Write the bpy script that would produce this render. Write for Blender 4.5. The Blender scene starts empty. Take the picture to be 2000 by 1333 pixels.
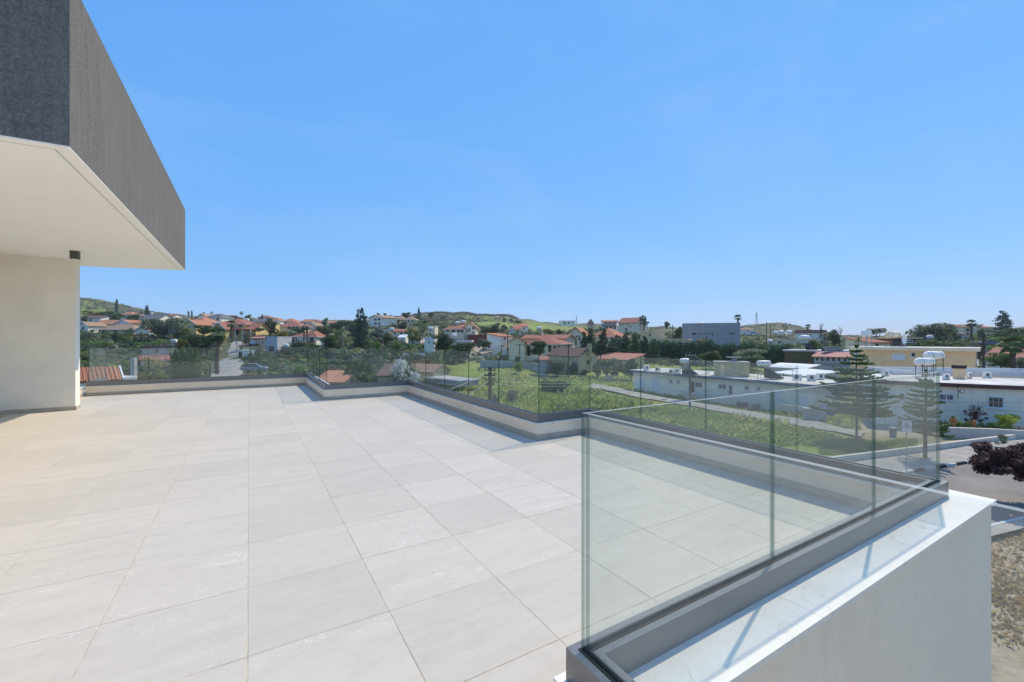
import bpy, math, random
import numpy as np
from mathutils import Vector, Matrix
R = math.radians
random.seed(7)
SC = bpy.context.scene
COL = SC.collection
# ------------------------------------------------------------------ camera, sky, sun, exposure
F, CX, CY, EYE = 851.79, 1000.0, 660.93, 1.355       # focal length and horizon of the 2000 px wide photograph
YAW = R(31.118)
SN, CS = math.sin(YAW), math.cos(YAW)
cam_d = bpy.data.cameras.new('camera')
cam = bpy.data.objects.new('camera', cam_d); COL.objects.link(cam)
cam.location = (0, 0, EYE); cam.rotation_euler = (R(90), 0, -YAW)
cam_d.sensor_width = 36; cam_d.lens = 36 * F / 2000; cam_d.shift_y = -0.0028
cam_d.clip_start = 0.05; cam_d.clip_end = 9000
SC.camera = cam
SUN_EL, SUN_AZ = R(51.6), R(73.6)
TOSUN = Vector((math.sin(SUN_AZ) * math.cos(SUN_EL), math.cos(SUN_AZ) * math.cos(SUN_EL), math.sin(SUN_EL)))
world = bpy.data.worlds.new('World'); SC.world = world; world.use_nodes = True
wn = world.node_tree.nodes; wl = world.node_tree.links
wn.clear()
sky = wn.new('ShaderNodeTexSky'); sky.sky_type = 'NISHITA'; sky.sun_disc = False
sky.sun_elevation = SUN_EL; sky.sun_rotation = SUN_AZ
sky.altitude = 100; sky.air_density = 0.7; sky.dust_density = 0.0; sky.ozone_density = 6.0
EXPO = 0.38; SKY_K = 0.12
sep = wn.new('ShaderNodeSeparateColor'); cmb = wn.new('ShaderNodeCombineColor'); wl.new(sky.outputs[0], sep.inputs[0])
for k, (g, c) in enumerate(((.60, .168), (.33, .364), (.12, .815))):            # grade the whole dome: a clear, even Mediterranean blue
    pw = wn.new('ShaderNodeMath'); pw.operation = 'POWER'; pw.inputs[1].default_value = g
    mu = wn.new('ShaderNodeMath'); mu.operation = 'MULTIPLY'; mu.inputs[1].default_value = c / SKY_K / 2 ** EXPO
    wl.new(sep.outputs[k], pw.inputs[0]); wl.new(pw.outputs[0], mu.inputs[0]); wl.new(mu.outputs[0], cmb.inputs[k])
bg = wn.new('ShaderNodeBackground'); bg.inputs['Strength'].default_value = SKY_K
wo = wn.new('ShaderNodeOutputWorld')
tc = wn.new('ShaderNodeTexCoord'); mpw = wn.new('ShaderNodeMapping'); mpw.inputs['Scale'].default_value = (1.2, 2.6, 5.0); mpw.inputs['Rotation'].default_value = (.2, .1, .6); wl.new(tc.outputs['Generated'], mpw.inputs[0])
wz = wn.new('ShaderNodeTexNoise'); wz.inputs['Scale'].default_value = 1.6; wz.inputs['Detail'].default_value = 6; wz.inputs['Roughness'].default_value = .6; wz.inputs['Distortion'].default_value = .6; wl.new(mpw.outputs[0], wz.inputs['Vector'])
wr = wn.new('ShaderNodeMapRange'); wr.inputs[1].default_value = .45; wr.inputs[2].default_value = .8; wr.inputs[3].default_value = 0; wr.inputs[4].default_value = .16; wl.new(wz.outputs['Fac'], wr.inputs[0])
wm = wn.new('ShaderNodeMix'); wm.data_type = 'RGBA'; wl.new(wr.outputs[0], wm.inputs[0]); wl.new(cmb.outputs[0], wm.inputs[6]); wm.inputs[7].default_value = tuple(x / SKY_K / 2 ** EXPO for x in (.55, .74, .97)) + (1,)      # faint high cirrus
wl.new(wm.outputs[2], bg.inputs['Color']); wl.new(bg.outputs[0], wo.inputs['Surface'])
sun_d = bpy.data.lights.new('sun', 'SUN'); sun_d.energy = 3.15; sun_d.angle = R(0.53); sun_d.color = (1, 0.89, 0.72)
sun = bpy.data.objects.new('sun', sun_d); COL.objects.link(sun)
sun.rotation_euler = (-TOSUN).to_track_quat('-Z', 'Y').to_euler(); sun.location = TOSUN * 50
vs = SC.view_settings; vs.view_transform = 'Standard'; vs.look = 'None'; vs.gamma = 1; vs.exposure = EXPO; vs.use_curve_mapping = False
SC.cycles.transparent_max_bounces = 40; SC.cycles.max_bounces = 8; SC.cycles.diffuse_bounces = 4
SC.cycles.use_denoising = True

# ------------------------------------------------------------------ helpers
def W(u, v, d):
    xc = (u - CX) / F * d
    return Vector((d * SN + xc * CS, d * CS - xc * SN, EYE - (v - CY) / F * d))
def XY(u, d):
    p = W(u, CY, d); return p.x, p.y
def on_plane(u, v, z):
    return W(u, v, F * (EYE - z) / (v - CY))

class MB:
    def __init__(s): s.v = []; s.f = []; s.m = []; s.sm = []
    def face(s, pts, mi=0, smooth=False):
        i = len(s.v); s.v += [tuple(p) for p in pts]; s.f.append(tuple(range(i, i + len(pts)))); s.m.append(mi); s.sm.append(smooth)
    def box(s, x0, x1, y0, y1, z0, z1, mi=0, mside=None):
        i = len(s.v)
        s.v += [(x0, y0, z0), (x1, y0, z0), (x1, y1, z0), (x0, y1, z0), (x0, y0, z1), (x1, y0, z1), (x1, y1, z1), (x0, y1, z1)]
        for k, q in enumerate(((3, 2, 1, 0), (4, 5, 6, 7), (0, 1, 5, 4), (1, 2, 6, 5), (2, 3, 7, 6), (3, 0, 4, 7))):
            s.f.append(tuple(i + a for a in q)); s.m.append(mi if mside is None else mside[k]); s.sm.append(False)
    def hexa(s, b, t, mi=0):                     # four bottom points, four top points, counter-clockwise seen from above
        i = len(s.v); s.v += [tuple(p) for p in b] + [tuple(p) for p in t]
        for q in ((3, 2, 1, 0), (4, 5, 6, 7), (0, 1, 5, 4), (1, 2, 6, 5), (2, 3, 7, 6), (3, 0, 4, 7)):
            s.f.append(tuple(i + a for a in q)); s.m.append(mi); s.sm.append(False)
    def tube(s, pts, rad, n=6, mi=0, cap=True):
        pts = [Vector(p) for p in pts]; rings = []
        for k, p in enumerate(pts):
            a = pts[max(k - 1, 0)]; b = pts[min(k + 1, len(pts) - 1)]
            t = (b - a); t = t.normalized() if t.length > 1e-9 else Vector((0, 0, 1))
            x = t.orthogonal().normalized() if abs(t.z) > .95 else t.cross(Vector((0, 0, 1))).normalized()
            y = t.cross(x); r = rad[k] if isinstance(rad, (list, tuple)) else rad
            i = len(s.v)
            s.v += [tuple(p + x * (r * math.cos(6.2832 * j / n)) + y * (r * math.sin(6.2832 * j / n))) for j in range(n)]
            rings.append(i)
        for a, b in zip(rings, rings[1:]):
            for j in range(n):
                s.f.append((a + j, a + (j + 1) % n, b + (j + 1) % n, b + j)); s.m.append(mi); s.sm.append(True)
        if cap:
            s.f.append(tuple(rings[0] + j for j in range(n))); s.m.append(mi); s.sm.append(False)
            s.f.append(tuple(rings[-1] + j for j in reversed(range(n)))); s.m.append(mi); s.sm.append(False)
    def mesh(s, name, mats):
        me = bpy.data.meshes.new(name); me.from_pydata(s.v, [], s.f)
        for m in (mats if isinstance(mats, (list, tuple)) else [mats]): me.materials.append(m)
        me.polygons.foreach_set('material_index', s.m); me.polygons.foreach_set('use_smooth', s.sm)
        me.update(); return me
    def build(s, name, mats, parent=None, loc=None, rot=None):
        return obj(name, s.mesh(name, mats), parent, loc, rot)
def obj(name, me, parent=None, loc=None, rot=None):
    o = bpy.data.objects.new(name, me); COL.objects.link(o)
    if parent: o.parent = parent
    if loc is not None: o.location = loc
    if rot is not None: o.rotation_euler = rot
    return o
def tag(o, label, cat, group=None, kind=None):
    o['label'] = label; o['category'] = cat
    if group: o['group'] = group
    if kind: o['kind'] = kind
    return o
def thing(name, label, cat, loc=(0, 0, 0), rz=0, group=None):
    return tag(obj(name, None, None, loc, (0, 0, rz)), label, cat, group)
def struct(o): o['kind'] = 'structure'; return o

# ------------------------------------------------------------------ materials
def nodes(name):
    m = bpy.data.materials.new(name); m.use_nodes = True
    n = m.node_tree.nodes; n.clear(); l = m.node_tree.links
    out = n.new('ShaderNodeOutputMaterial'); p = n.new('ShaderNodeBsdfPrincipled'); l.new(p.outputs[0], out.inputs[0])
    return m, n, l, p, out
def rgba(c): return (c[0], c[1], c[2], 1)
def coords(n, l, kind='Object', scale=(1, 1, 1)):
    if kind == 'World': g = n.new('ShaderNodeNewGeometry'); o = g.outputs['Position']
    else: g = n.new('ShaderNodeTexCoord'); o = g.outputs[kind]
    mp = n.new('ShaderNodeMapping'); mp.inputs['Scale'].default_value = scale; l.new(o, mp.inputs[0]); return mp.outputs[0]
def noise(n, l, vec, scale, detail=4, rough=.55):
    t = n.new('ShaderNodeTexNoise'); t.inputs['Scale'].default_value = scale; t.inputs['Detail'].default_value = detail; t.inputs['Roughness'].default_value = rough
    l.new(vec, t.inputs['Vector']); return t.outputs['Fac']
def ramp(n, l, fac, stops):
    r = n.new('ShaderNodeValToRGB'); e = r.color_ramp.elements
    while len(e) < len(stops): e.new(.5)
    for k, (p, c) in enumerate(stops): e[k].position = p; e[k].color = rgba(c)
    l.new(fac, r.inputs[0]); return r.outputs[0]
def mixc(n, l, fac, a, b, mode='MIX'):
    x = n.new('ShaderNodeMix'); x.data_type = 'RGBA'; x.blend_type = mode
    for s, val in ((0, fac), (6, a), (7, b)):
        if hasattr(val, 'links'): l.new(val, x.inputs[s])
        else: x.inputs[s].default_value = rgba(val) if isinstance(val, tuple) else val
    return x.outputs[2]
def bump(n, l, p, h, strength=.3, dist=.02):
    b = n.new('ShaderNodeBump'); b.inputs['Strength'].default_value = strength; b.inputs['Distance'].default_value = dist
    l.new(h, b.inputs['Height']); l.new(b.outputs[0], p.inputs['Normal'])
def mat(name, c, var=.15, scale=3, rough=.75, bmp=0, kind='World', stretch=(1, 1, 1), metal=0, spec=.35, c2=None, detail=5, bscale=None, bdist=.01):
    m, n, l, p, o = nodes(name)
    v = coords(n, l, kind, stretch); f = noise(n, l, v, scale, detail)
    lo = tuple(x * (1 - var) for x in c) if c2 is None else c2; hi = tuple(min(1, x * (1 + var * .6)) for x in c)
    l.new(ramp(n, l, f, [(.3, lo), (.7, hi)]), p.inputs['Base Color'])
    p.inputs['Roughness'].default_value = rough; p.inputs['Metallic'].default_value = metal; p.inputs['Specular IOR Level'].default_value = spec
    if bmp: bump(n, l, p, noise(n, l, v, bscale or scale * 8, 6), bmp, bdist)
    return m

def tile_mat():
    m, n, l, p, o = nodes('porcelain_tile')
    oi = n.new('ShaderNodeObjectInfo')
    g = n.new('ShaderNodeTexCoord'); add = n.new('ShaderNodeVectorMath'); add.operation = 'ADD'
    sc = n.new('ShaderNodeVectorMath'); sc.operation = 'SCALE'; sc.inputs['Scale'].default_value = 37.0
    cmb = n.new('ShaderNodeCombineXYZ'); l.new(oi.outputs['Random'], cmb.inputs[0]); l.new(oi.outputs['Random'], cmb.inputs[1]); l.new(cmb.outputs[0], sc.inputs[0])
    l.new(g.outputs['Object'], add.inputs[0]); l.new(sc.outputs[0], add.inputs[1])
    def mp(s):
        k = n.new('ShaderNodeMapping'); k.inputs['Scale'].default_value = s; l.new(add.outputs[0], k.inputs[0]); return k.outputs[0]
    streak = noise(n, l, mp((1.6, 11, 1)), 1.0, 6, .6)
    base = ramp(n, l, streak, [(.28, (.53, .476, .388)), (.5, (.565, .510, .418)), (.74, (.595, .540, .445))])
    mott = ramp(n, l, noise(n, l, mp((1, 1.4, 1)), 7, 8, .72), [(.35, (.35, .35, .35)), (.5, (0, 0, 0)), (.68, (0, 0, 0))])
    base = mixc(n, l, mott, base, (.46, .415, .345))
    patch = noise(n, l, mp((1, 1, 1)), 1.3, 3)
    base = mixc(n, l, ramp(n, l, patch, [(.45, (0, 0, 0)), (.75, (.5, .5, .5))]), base, (.575, .505, .415))
    # fine pale veins
    w = n.new('ShaderNodeTexVoronoi'); w.feature = 'DISTANCE_TO_EDGE'; w.inputs['Scale'].default_value = 5.5
    dis = n.new('ShaderNodeTexNoise'); dis.inputs['Scale'].default_value = 6; dis.inputs['Detail'].default_value = 5; l.new(mp((1, 1.9, 1)), dis.inputs['Vector'])
    ad = n.new('ShaderNodeMix'); ad.data_type = 'RGBA'; ad.blend_type = 'LINEAR_LIGHT'; ad.inputs[0].default_value = .34
    l.new(mp((.8, 2.4, 1)), ad.inputs[6]); l.new(dis.outputs['Color'], ad.inputs[7]); l.new(ad.outputs[2], w.inputs['Vector'])
    vein = ramp(n, l, w.outputs['Distance'], [(0, (1, 1, 1)), (.026, (0, 0, 0))])
    msk = ramp(n, l, noise(n, l, mp((1.2, 3.4, 1)), 1.7, 3), [(.52, (0, 0, 0)), (.62, (.95, .95, .95))])
    rm = n.new('ShaderNodeMapRange'); rm.inputs[1].default_value = .35; rm.inputs[2].default_value = .75; rm.inputs[3].default_value = .22; rm.inputs[4].default_value = .85; l.new(oi.outputs['Random'], rm.inputs[0])
    vm = mixc(n, l, 1.0, vein, msk, 'MULTIPLY'); vm = mixc(n, l, 1.0, vm, rm.outputs[0], 'MULTIPLY')
    base = mixc(n, l, vm, base, (.80, .75, .66))
    # tile-to-tile shade
    tv = n.new('ShaderNodeMapRange'); tv.inputs[3].default_value = .95; tv.inputs[4].default_value = 1.035; l.new(oi.outputs['Random'], tv.inputs[0])
    hs = n.new('ShaderNodeHueSaturation'); l.new(tv.outputs[0], hs.inputs['Value']); l.new(base, hs.inputs['Color'])
    # dusty stains over several tiles
    dust = ramp(n, l, noise(n, l, coords(n, l, 'World'), .9, 5), [(.48, (0, 0, 0)), (.75, (.5, .5, .5))])
    spots = ramp(n, l, noise(n, l, coords(n, l, 'World'), 3.1, 7, .7), [(.60, (0, 0, 0)), (.72, (.35, .35, .35))])
    col = mixc(n, l, dust, hs.outputs[0], (.60, .54, .44))
    col = mixc(n, l, spots, col, (.44, .395, .33))
    l.new(col, p.inputs['Base Color'])
    p.inputs['Roughness'].default_value = .55; p.inputs['Specular IOR Level'].default_value = .3
    bump(n, l, p, noise(n, l, mp((3, 9, 1)), 18, 5), .12, .004)
    return m

def glass_mat(name, tint, refl=1.0):
    m, n, l, p, o = nodes(name); n.remove(p)
    tr = n.new('ShaderNodeBsdfTransparent'); tr.inputs[0].default_value = rgba(tint)
    gl = n.new('ShaderNodeBsdfGlossy'); gl.inputs['Roughness'].default_value = 0.0
    lw = n.new('ShaderNodeLayerWeight'); lw.inputs['Blend'].default_value = .5
    pw = n.new('ShaderNodeMath'); pw.operation = 'POWER'; pw.inputs[1].default_value = 5; l.new(lw.outputs['Facing'], pw.inputs[0])
    ma = n.new('ShaderNodeMath'); ma.operation = 'MULTIPLY_ADD'; ma.inputs[1].default_value = .28 * refl; ma.inputs[2].default_value = .038 * refl; l.new(pw.outputs[0], ma.inputs[0])
    df = n.new('ShaderNodeBsdfDiffuse'); df.inputs[0].default_value = (.7, .74, .72, 1)      # dust film, thickened to paint in a milky veil of reflection
    m0 = n.new('ShaderNodeMixShader'); ds = noise(n, l, coords(n, l, 'World'), 2.2, 5)
    dm = n.new('ShaderNodeMapRange'); dm.inputs[1].default_value = .3; dm.inputs[2].default_value = .8; dm.inputs[3].default_value = .022; dm.inputs[4].default_value = .072
    l.new(ds, dm.inputs[0]); sp = n.new('ShaderNodeMapRange'); sp.inputs[1].default_value = .66; sp.inputs[2].default_value = .74; sp.inputs[3].default_value = 0; sp.inputs[4].default_value = .07; l.new(noise(n, l, coords(n, l, 'World'), 55, 2), sp.inputs[0]); sm = n.new('ShaderNodeMath'); sm.operation = 'ADD'; l.new(dm.outputs[0], sm.inputs[0]); l.new(sp.outputs[0], sm.inputs[1]); l.new(sm.outputs[0], m0.inputs[0]); l.new(tr.outputs[0], m0.inputs[1]); l.new(df.outputs[0], m0.inputs[2])
    mx = n.new('ShaderNodeMixShader'); l.new(ma.outputs[0], mx.inputs[0]); l.new(m0.outputs[0], mx.inputs[1]); l.new(gl.outputs[0], mx.inputs[2])
    l.new(mx.outputs[0], o.inputs[0]); return m

def leaf_mat(name, dark, light, trans=.48, scale=.9, hi=None):
    m, n, l, p, o = nodes(name); n.remove(p)
    v = coords(n, l, 'Object'); f = noise(n, l, v, scale, 3)
    oi = n.new('ShaderNodeObjectInfo')
    c = ramp(n, l, f, [(.3, dark), (.55, tuple((a + b) / 2 for a, b in zip(dark, light))), (.75, light if hi is None else hi)])
    tv = n.new('ShaderNodeMapRange'); tv.inputs[3].default_value = .75; tv.inputs[4].default_value = 1.25; l.new(oi.outputs['Random'], tv.inputs[0])
    hs = n.new('ShaderNodeHueSaturation'); l.new(tv.outputs[0], hs.inputs['Value']); l.new(c, hs.inputs['Color'])
    d = n.new('ShaderNodeBsdfPrincipled'); d.inputs['Roughness'].default_value = .6; d.inputs['Specular IOR Level'].default_value = .25; l.new(hs.outputs[0], d.inputs['Base Color'])
    t = n.new('ShaderNodeBsdfTranslucent'); l.new(hs.outputs[0], t.inputs[0])
    mx = n.new('ShaderNodeMixShader'); mx.inputs[0].default_value = trans; l.new(d.outputs[0], mx.inputs[1]); l.new(t.outputs[0], mx.inputs[2]); l.new(mx.outputs[0], o.inputs[0])
    return m

def roof_mat(name, c, c2, pitch=.28):
    m, n, l, p, o = nodes(name)
    v = coords(n, l, 'Object'); f = noise(n, l, v, 1.1, 6, .65)
    f2 = noise(n, l, v, 6, 3)
    col = mixc(n, l, ramp(n, l, f2, [(.35, (0, 0, 0)), (.65, (.6, .6, .6))]), ramp(n, l, f, [(.3, c2), (.65, c)]), tuple(x * 1.18 for x in c))
    w = n.new('ShaderNodeTexWave'); w.wave_type = 'BANDS'; w.bands_direction = 'X'; w.inputs['Scale'].default_value = 6.2832 / pitch / 20; w.inputs['Distortion'].default_value = .3; l.new(v, w.inputs[0])
    col = mixc(n, l, ramp(n, l, w.outputs['Fac'], [(.0, (.55, .55, .55)), (.25, (0, 0, 0))]), col, tuple(x * .55 for x in c2))
    l.new(col, p.inputs['Base Color']); p.inputs['Roughness'].default_value = .85; p.inputs['Specular IOR Level'].default_value = .2
    bump(n, l, p, w.outputs['Fac'], .8, .06)
    return m
def worn_wall(name, c, stain=(.25, .22, .19), amt=.5, rough=.85):
    m, n, l, p, o = nodes(name)
    v = coords(n, l, 'World'); f = noise(n, l, v, 1.2, 6, .6)
    streak = noise(n, l, coords(n, l, 'World', (2.2, 2.2, .35)), 1.3, 5, .65)
    col = mixc(n, l, ramp(n, l, streak, [(.52, (0, 0, 0)), (.85, (amt, amt, amt))]), ramp(n, l, f, [(.3, tuple(x * .88 for x in c)), (.7, c)]), stain)
    l.new(col, p.inputs['Base Color']); p.inputs['Roughness'].default_value = rough; p.inputs['Specular IOR Level'].default_value = .2
    bump(n, l, p, noise(n, l, v, 60, 5, .7), .5, .008); return m

M = {}
M['tile'] = tile_mat()
M['grout'] = mat('grout', (.53, .445, .33), .35, 9, .9)
M['skirt'] = mat('skirting_tile', (.50, .44, .35), .14, 3, .6, .1, 'Object', (2, 2, 8))
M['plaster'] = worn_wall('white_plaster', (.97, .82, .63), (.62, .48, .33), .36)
M['cream'] = mat('cream_render', (.90, .845, .73), .07, 2, .9, .55, 'World', bscale=70, bdist=.006)
M['soffit'] = mat('soffit_paint', (.93, .905, .86), .03, .7, .85)
def stucco():
    m, n, l, p, o = nodes('dark_stucco')
    f = noise(n, l, coords(n, l, 'World', (5, 5, .55)), 3.2, 7, .7); g = noise(n, l, coords(n, l, 'World'), 55, 4, .7)
    a = ramp(n, l, f, [(.3, (.104, .098, .090)), (.72, (.19, .180, .166))])
    col = mixc(n, l, ramp(n, l, g, [(.4, (0, 0, 0)), (.75, (.75, .75, .75))]), a, (.31, .292, .268))
    big = noise(n, l, coords(n, l, 'World', (1, 1, .25)), 1.4, 5, .6)
    col = mixc(n, l, ramp(n, l, big, [(.5, (0, 0, 0)), (.8, (.4, .4, .4))]), col, (.235, .222, .20))
    l.new(col, p.inputs['Base Color']); p.inputs['Roughness'].default_value = .95; p.inputs['Specular IOR Level'].default_value = .15
    bump(n, l, p, g, .7, .012); return m
M['stucco'] = stucco()
def marble():
    m, n, l, p, o = nodes('marble_coping')
    v = coords(n, l, 'World'); f = noise(n, l, v, 4, 7, .65)
    t = n.new('ShaderNodeTexVoronoi'); t.feature = 'DISTANCE_TO_EDGE'; t.inputs['Scale'].default_value = 3.2
    dis = n.new('ShaderNodeTexNoise'); dis.inputs['Scale'].default_value = 3.5; dis.inputs['Detail'].default_value = 6; l.new(v, dis.inputs['Vector'])
    ad = n.new('ShaderNodeMix'); ad.data_type = 'RGBA'; ad.blend_type = 'LINEAR_LIGHT'; ad.inputs[0].default_value = .3; l.new(v, ad.inputs[6]); l.new(dis.outputs['Color'], ad.inputs[7]); l.new(ad.outputs[2], t.inputs['Vector'])
    c = ramp(n, l, f, [(.3, (.76, .70, .60)), (.7, (.86, .80, .70))])
    msk = ramp(n, l, noise(n, l, v, 1.9, 3), [(.44, (0, 0, 0)), (.62, (.95, .95, .95))])
    vn = mixc(n, l, 1.0, ramp(n, l, t.outputs['Distance'], [(0, (1, 1, 1)), (.016, (0, 0, 0))]), msk, 'MULTIPLY')
    c = mixc(n, l, vn, c, (.36, .29, .21))
    sp = noise(n, l, v, 26, 2); c = mixc(n, l, ramp(n, l, sp, [(.72, (0, 0, 0)), (.78, (.6, .6, .6))]), c, (.50, .45, .38))
    l.new(c, p.inputs['Base Color']); p.inputs['Roughness'].default_value = .38; return m
M['marble'] = marble()
M['alu'] = mat('grey_aluminium', (.205, .202, .196), .10, 25, .38, 0, 'World', (1, 1, 6), metal=.45, spec=.5)
M['gasket'] = mat('black_rubber', (.012, .012, .013), .2, 20, .6)
M['glass'] = glass_mat('balustrade_glass', (.972, .989, .981))
def edge_mat(name, c, tint, amt, rough):
    m, n, l, p, o = nodes(name); v = coords(n, l, 'World'); l.new(ramp(n, l, noise(n, l, v, 9, 3), [(.3, tuple(x * .8 for x in c)), (.7, c)]), p.inputs['Base Color'])
    p.inputs['Roughness'].default_value = rough; t = n.new('ShaderNodeBsdfTransparent'); t.inputs[0].default_value = rgba(tint)
    mx = n.new('ShaderNodeMixShader'); mx.inputs[0].default_value = amt; l.new(p.outputs[0], mx.inputs[1]); l.new(t.outputs[0], mx.inputs[2]); l.new(mx.outputs[0], o.inputs[0]); return m
M['edge'] = edge_mat('glass_edge', (.006, .065, .054), (.84, .97, .94), .55, .12)
M['topedge'] = edge_mat('sunlit_glass_edge', (.60, .64, .61), (.93, .97, .96), .55, .5)  # same glass as the other edges, its sunlit whiteness painted into the colour
M['fixture'] = mat('fixture_grey', (.085, .088, .085), .1, 20, .5)
M['white'] = worn_wall('white_wall', (.96, .86, .68), (.52, .41, .27), .42)
M['white2'] = mat('white_render', (.95, .86, .69), .08, .8, .85)
M['beige'] = mat('beige_render', (.92, .72, .47), .10, .7, .88)
M['peach'] = mat('peach_render', (.82, .56, .36), .10, .7, .88)
M['yellow'] = mat('yellow_render', (.85, .60, .24), .10, .7, .88)
M['tan'] = worn_wall('tan_render', (.95, .64, .34), (.66, .31, .21), .3)
M['brown'] = mat('brown_cladding', (.16, .115, .06), .25, 1.5, .8, 0, 'World', (.3, .3, 6))
M['stone'] = mat('rubble_stone', (.62, .48, .28), .45, 2.2, .95, .8, bdist=.05)
M['bluegrey'] = mat('blue_grey_render', (.50, .50, .50), .08, .6, .85)
M['block'] = mat('grey_sheet', (.42, .39, .355), .10, .4, .7)
M['red'] = mat('dark_red_render', (.20, .045, .04), .15, .8, .8)
M['concrete'] = mat('concrete', (.40, .385, .36), .25, 1.4, .92, .4)
M['screed'] = mat('white_roof_coating', (.70, .66, .60), .30, .55, .9, c2=(.36, .32, .27), detail=8)
M['fascia_blue'] = mat('grey_blue_paint', (.17, .20, .235), .2, 1.5, .8)
M['fascia_brown'] = mat('brown_paint', (.115, .055, .045), .25, 1.2, .85)
M['r_orange'] = roof_mat('orange_roof_tile', (.52, .225, .125), (.35, .15, .09))
M['r_red'] = roof_mat('red_roof_tile', (.41, .165, .11), (.27, .11, .08))
M['r_pink'] = roof_mat('pink_roof_tile', (.50, .23, .16), (.36, .15, .10))
M['r_brown'] = roof_mat('brown_roof_tile', (.20, .125, .095), (.13, .08, .065))
M['r_tan'] = roof_mat('tan_roof_tile', (.42, .27, .17), (.30, .19, .12))
M['r_grey'] = roof_mat('grey_roof_tile', (.17, .165, .17), (.12, .115, .12))
M['r_white'] = mat('white_sheet_roof', (.70, .70, .69), .12, .6, .6)
M['trim'] = mat('white_trim', (.74, .72, .68), .06, 2, .7)
M['brownframe'] = mat('brown_frame', (.12, .07, .045), .2, 4, .7)
M['pane'] = mat('dark_pane', (.022, .026, .03), .3, 1.5, .12, spec=.6)
M['shutter'] = mat('white_shutter', (.70, .70, .70), .05, 1, .6, 0, 'World', (.2, .2, 30))
M['panel'] = mat('solar_collector', (.03, .035, .05), .2, 2, .25, spec=.6)
M['tank'] = mat('white_tank', (.88, .82, .71), .08, 2, .45)
M['steel'] = mat('galvanised_steel', (.34, .35, .35), .2, 5, .5, metal=.5)
M['black'] = mat('black_paint', (.02, .02, .022), .2, 4, .6)
M['wood'] = mat('creosoted_pole', (.085, .06, .042), .35, 3, .9, .4, 'World', (6, 6, .6))
M['palewood'] = mat('grey_pole', (.20, .17, .14), .35, 3, .9, .4, 'World', (6, 6, .6))
M['wire'] = mat('wire', (.10, .10, .105), .1, 4, .6)
M['wirelight'] = mat('bare_wire', (.42, .42, .41), .1, 4, .5)
M['bark'] = mat('bark', (.12, .085, .06), .4, 3, .95, .6, 'World', (4, 4, 1))
M['palebark'] = mat('pale_bark', (.42, .37, .31), .3, 3, .9, .3, 'World', (4, 4, 1))
M['twig'] = mat('brown_twig', (.15, .11, .085), .3, 3, .95)
M['awning'] = mat('pink_awning', (.50, .22, .18), .1, 2, .8)
M['blue'] = mat('blue_tarpaulin', (.04, .09, .26), .2, 2, .6)
M['rust'] = mat('orange_pot', (.42, .17, .06), .2, 4, .8)
M['asphalt'] = mat('asphalt', (.25, .225, .195), .22, .5, .9, .5, bscale=60)
M['pave'] = mat('pavement', (.36, .33, .285), .25, 1.2, .92, .4, bscale=40)
M['track'] = mat('dirt_track', (.34, .31, .265), .3, .9, .95, .4)
M['greywhite'] = worn_wall('grey_white_wall', (.64, .585, .50), (.30, .26, .21), .6)
M['kerbw'] = mat('kerb_white', (.60, .59, .56), .25, 6, .85)
M['kerbb'] = mat('kerb_black', (.03, .03, .032), .3, 6, .85)
M['car_white'] = mat('white_car_paint', (.74, .74, .74), .03, 2, .25, spec=.6)
M['car_grey'] = mat('grey_car_paint', (.28, .29, .31), .05, 2, .25, spec=.6)
M['car_blue'] = mat('blue_car_paint', (.08, .13, .22), .05, 2, .25, spec=.6)
M['tyre'] = mat('tyre', (.02, .02, .02), .1, 4, .9)
L = {}
L['dark'] = leaf_mat('dark_foliage', (0.046, 0.079, 0.033), (0.148, 0.224, 0.079))
L['mid'] = leaf_mat('green_foliage', (0.054, 0.102, 0.029), (0.183, 0.288, 0.078))
L['bright'] = leaf_mat('bright_foliage', (0.110, 0.195, 0.039), (0.329, 0.464, 0.117))
L['olive'] = leaf_mat('olive_foliage', (0.098, 0.127, 0.068), (0.317, 0.366, 0.224))
L['yellow'] = leaf_mat('yellowish_foliage', (0.122, 0.127, 0.029), (0.390, 0.342, 0.085))
L['grey'] = leaf_mat('grey_scrub', (0.134, 0.127, 0.088), (0.366, 0.342, 0.244))
L['conifer'] = leaf_mat('conifer_foliage', (0.039, 0.070, 0.043), (0.132, 0.192, 0.118), .35)
L['hedge'] = leaf_mat('hedge_foliage', (0.033, 0.072, 0.033), (0.112, 0.192, 0.072), .35)
L['araucaria'] = leaf_mat('araucaria_foliage', (0.049, 0.103, 0.032), (0.162, 0.270, 0.081), .2)
L['purple'] = leaf_mat('purple_foliage', (.045, .020, .022), (.15, .065, .062), .3, 2.5, (.30, .14, .11))
L['palm'] = leaf_mat('palm_foliage', (0.066, 0.112, 0.039), (0.248, 0.329, 0.118), .2)
L['thatch'] = leaf_mat('dead_fronds', (0.200, 0.140, 0.080), (0.480, 0.340, 0.180), .2)
L['flower'] = leaf_mat('white_blossom', (0.400, 0.400, 0.300), (0.900, 0.900, 0.900), .3)
L['lemon'] = leaf_mat('lemon_yellow_leaves', (0.240, 0.280, 0.040), (0.840, 0.760, 0.100), .3)
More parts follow.
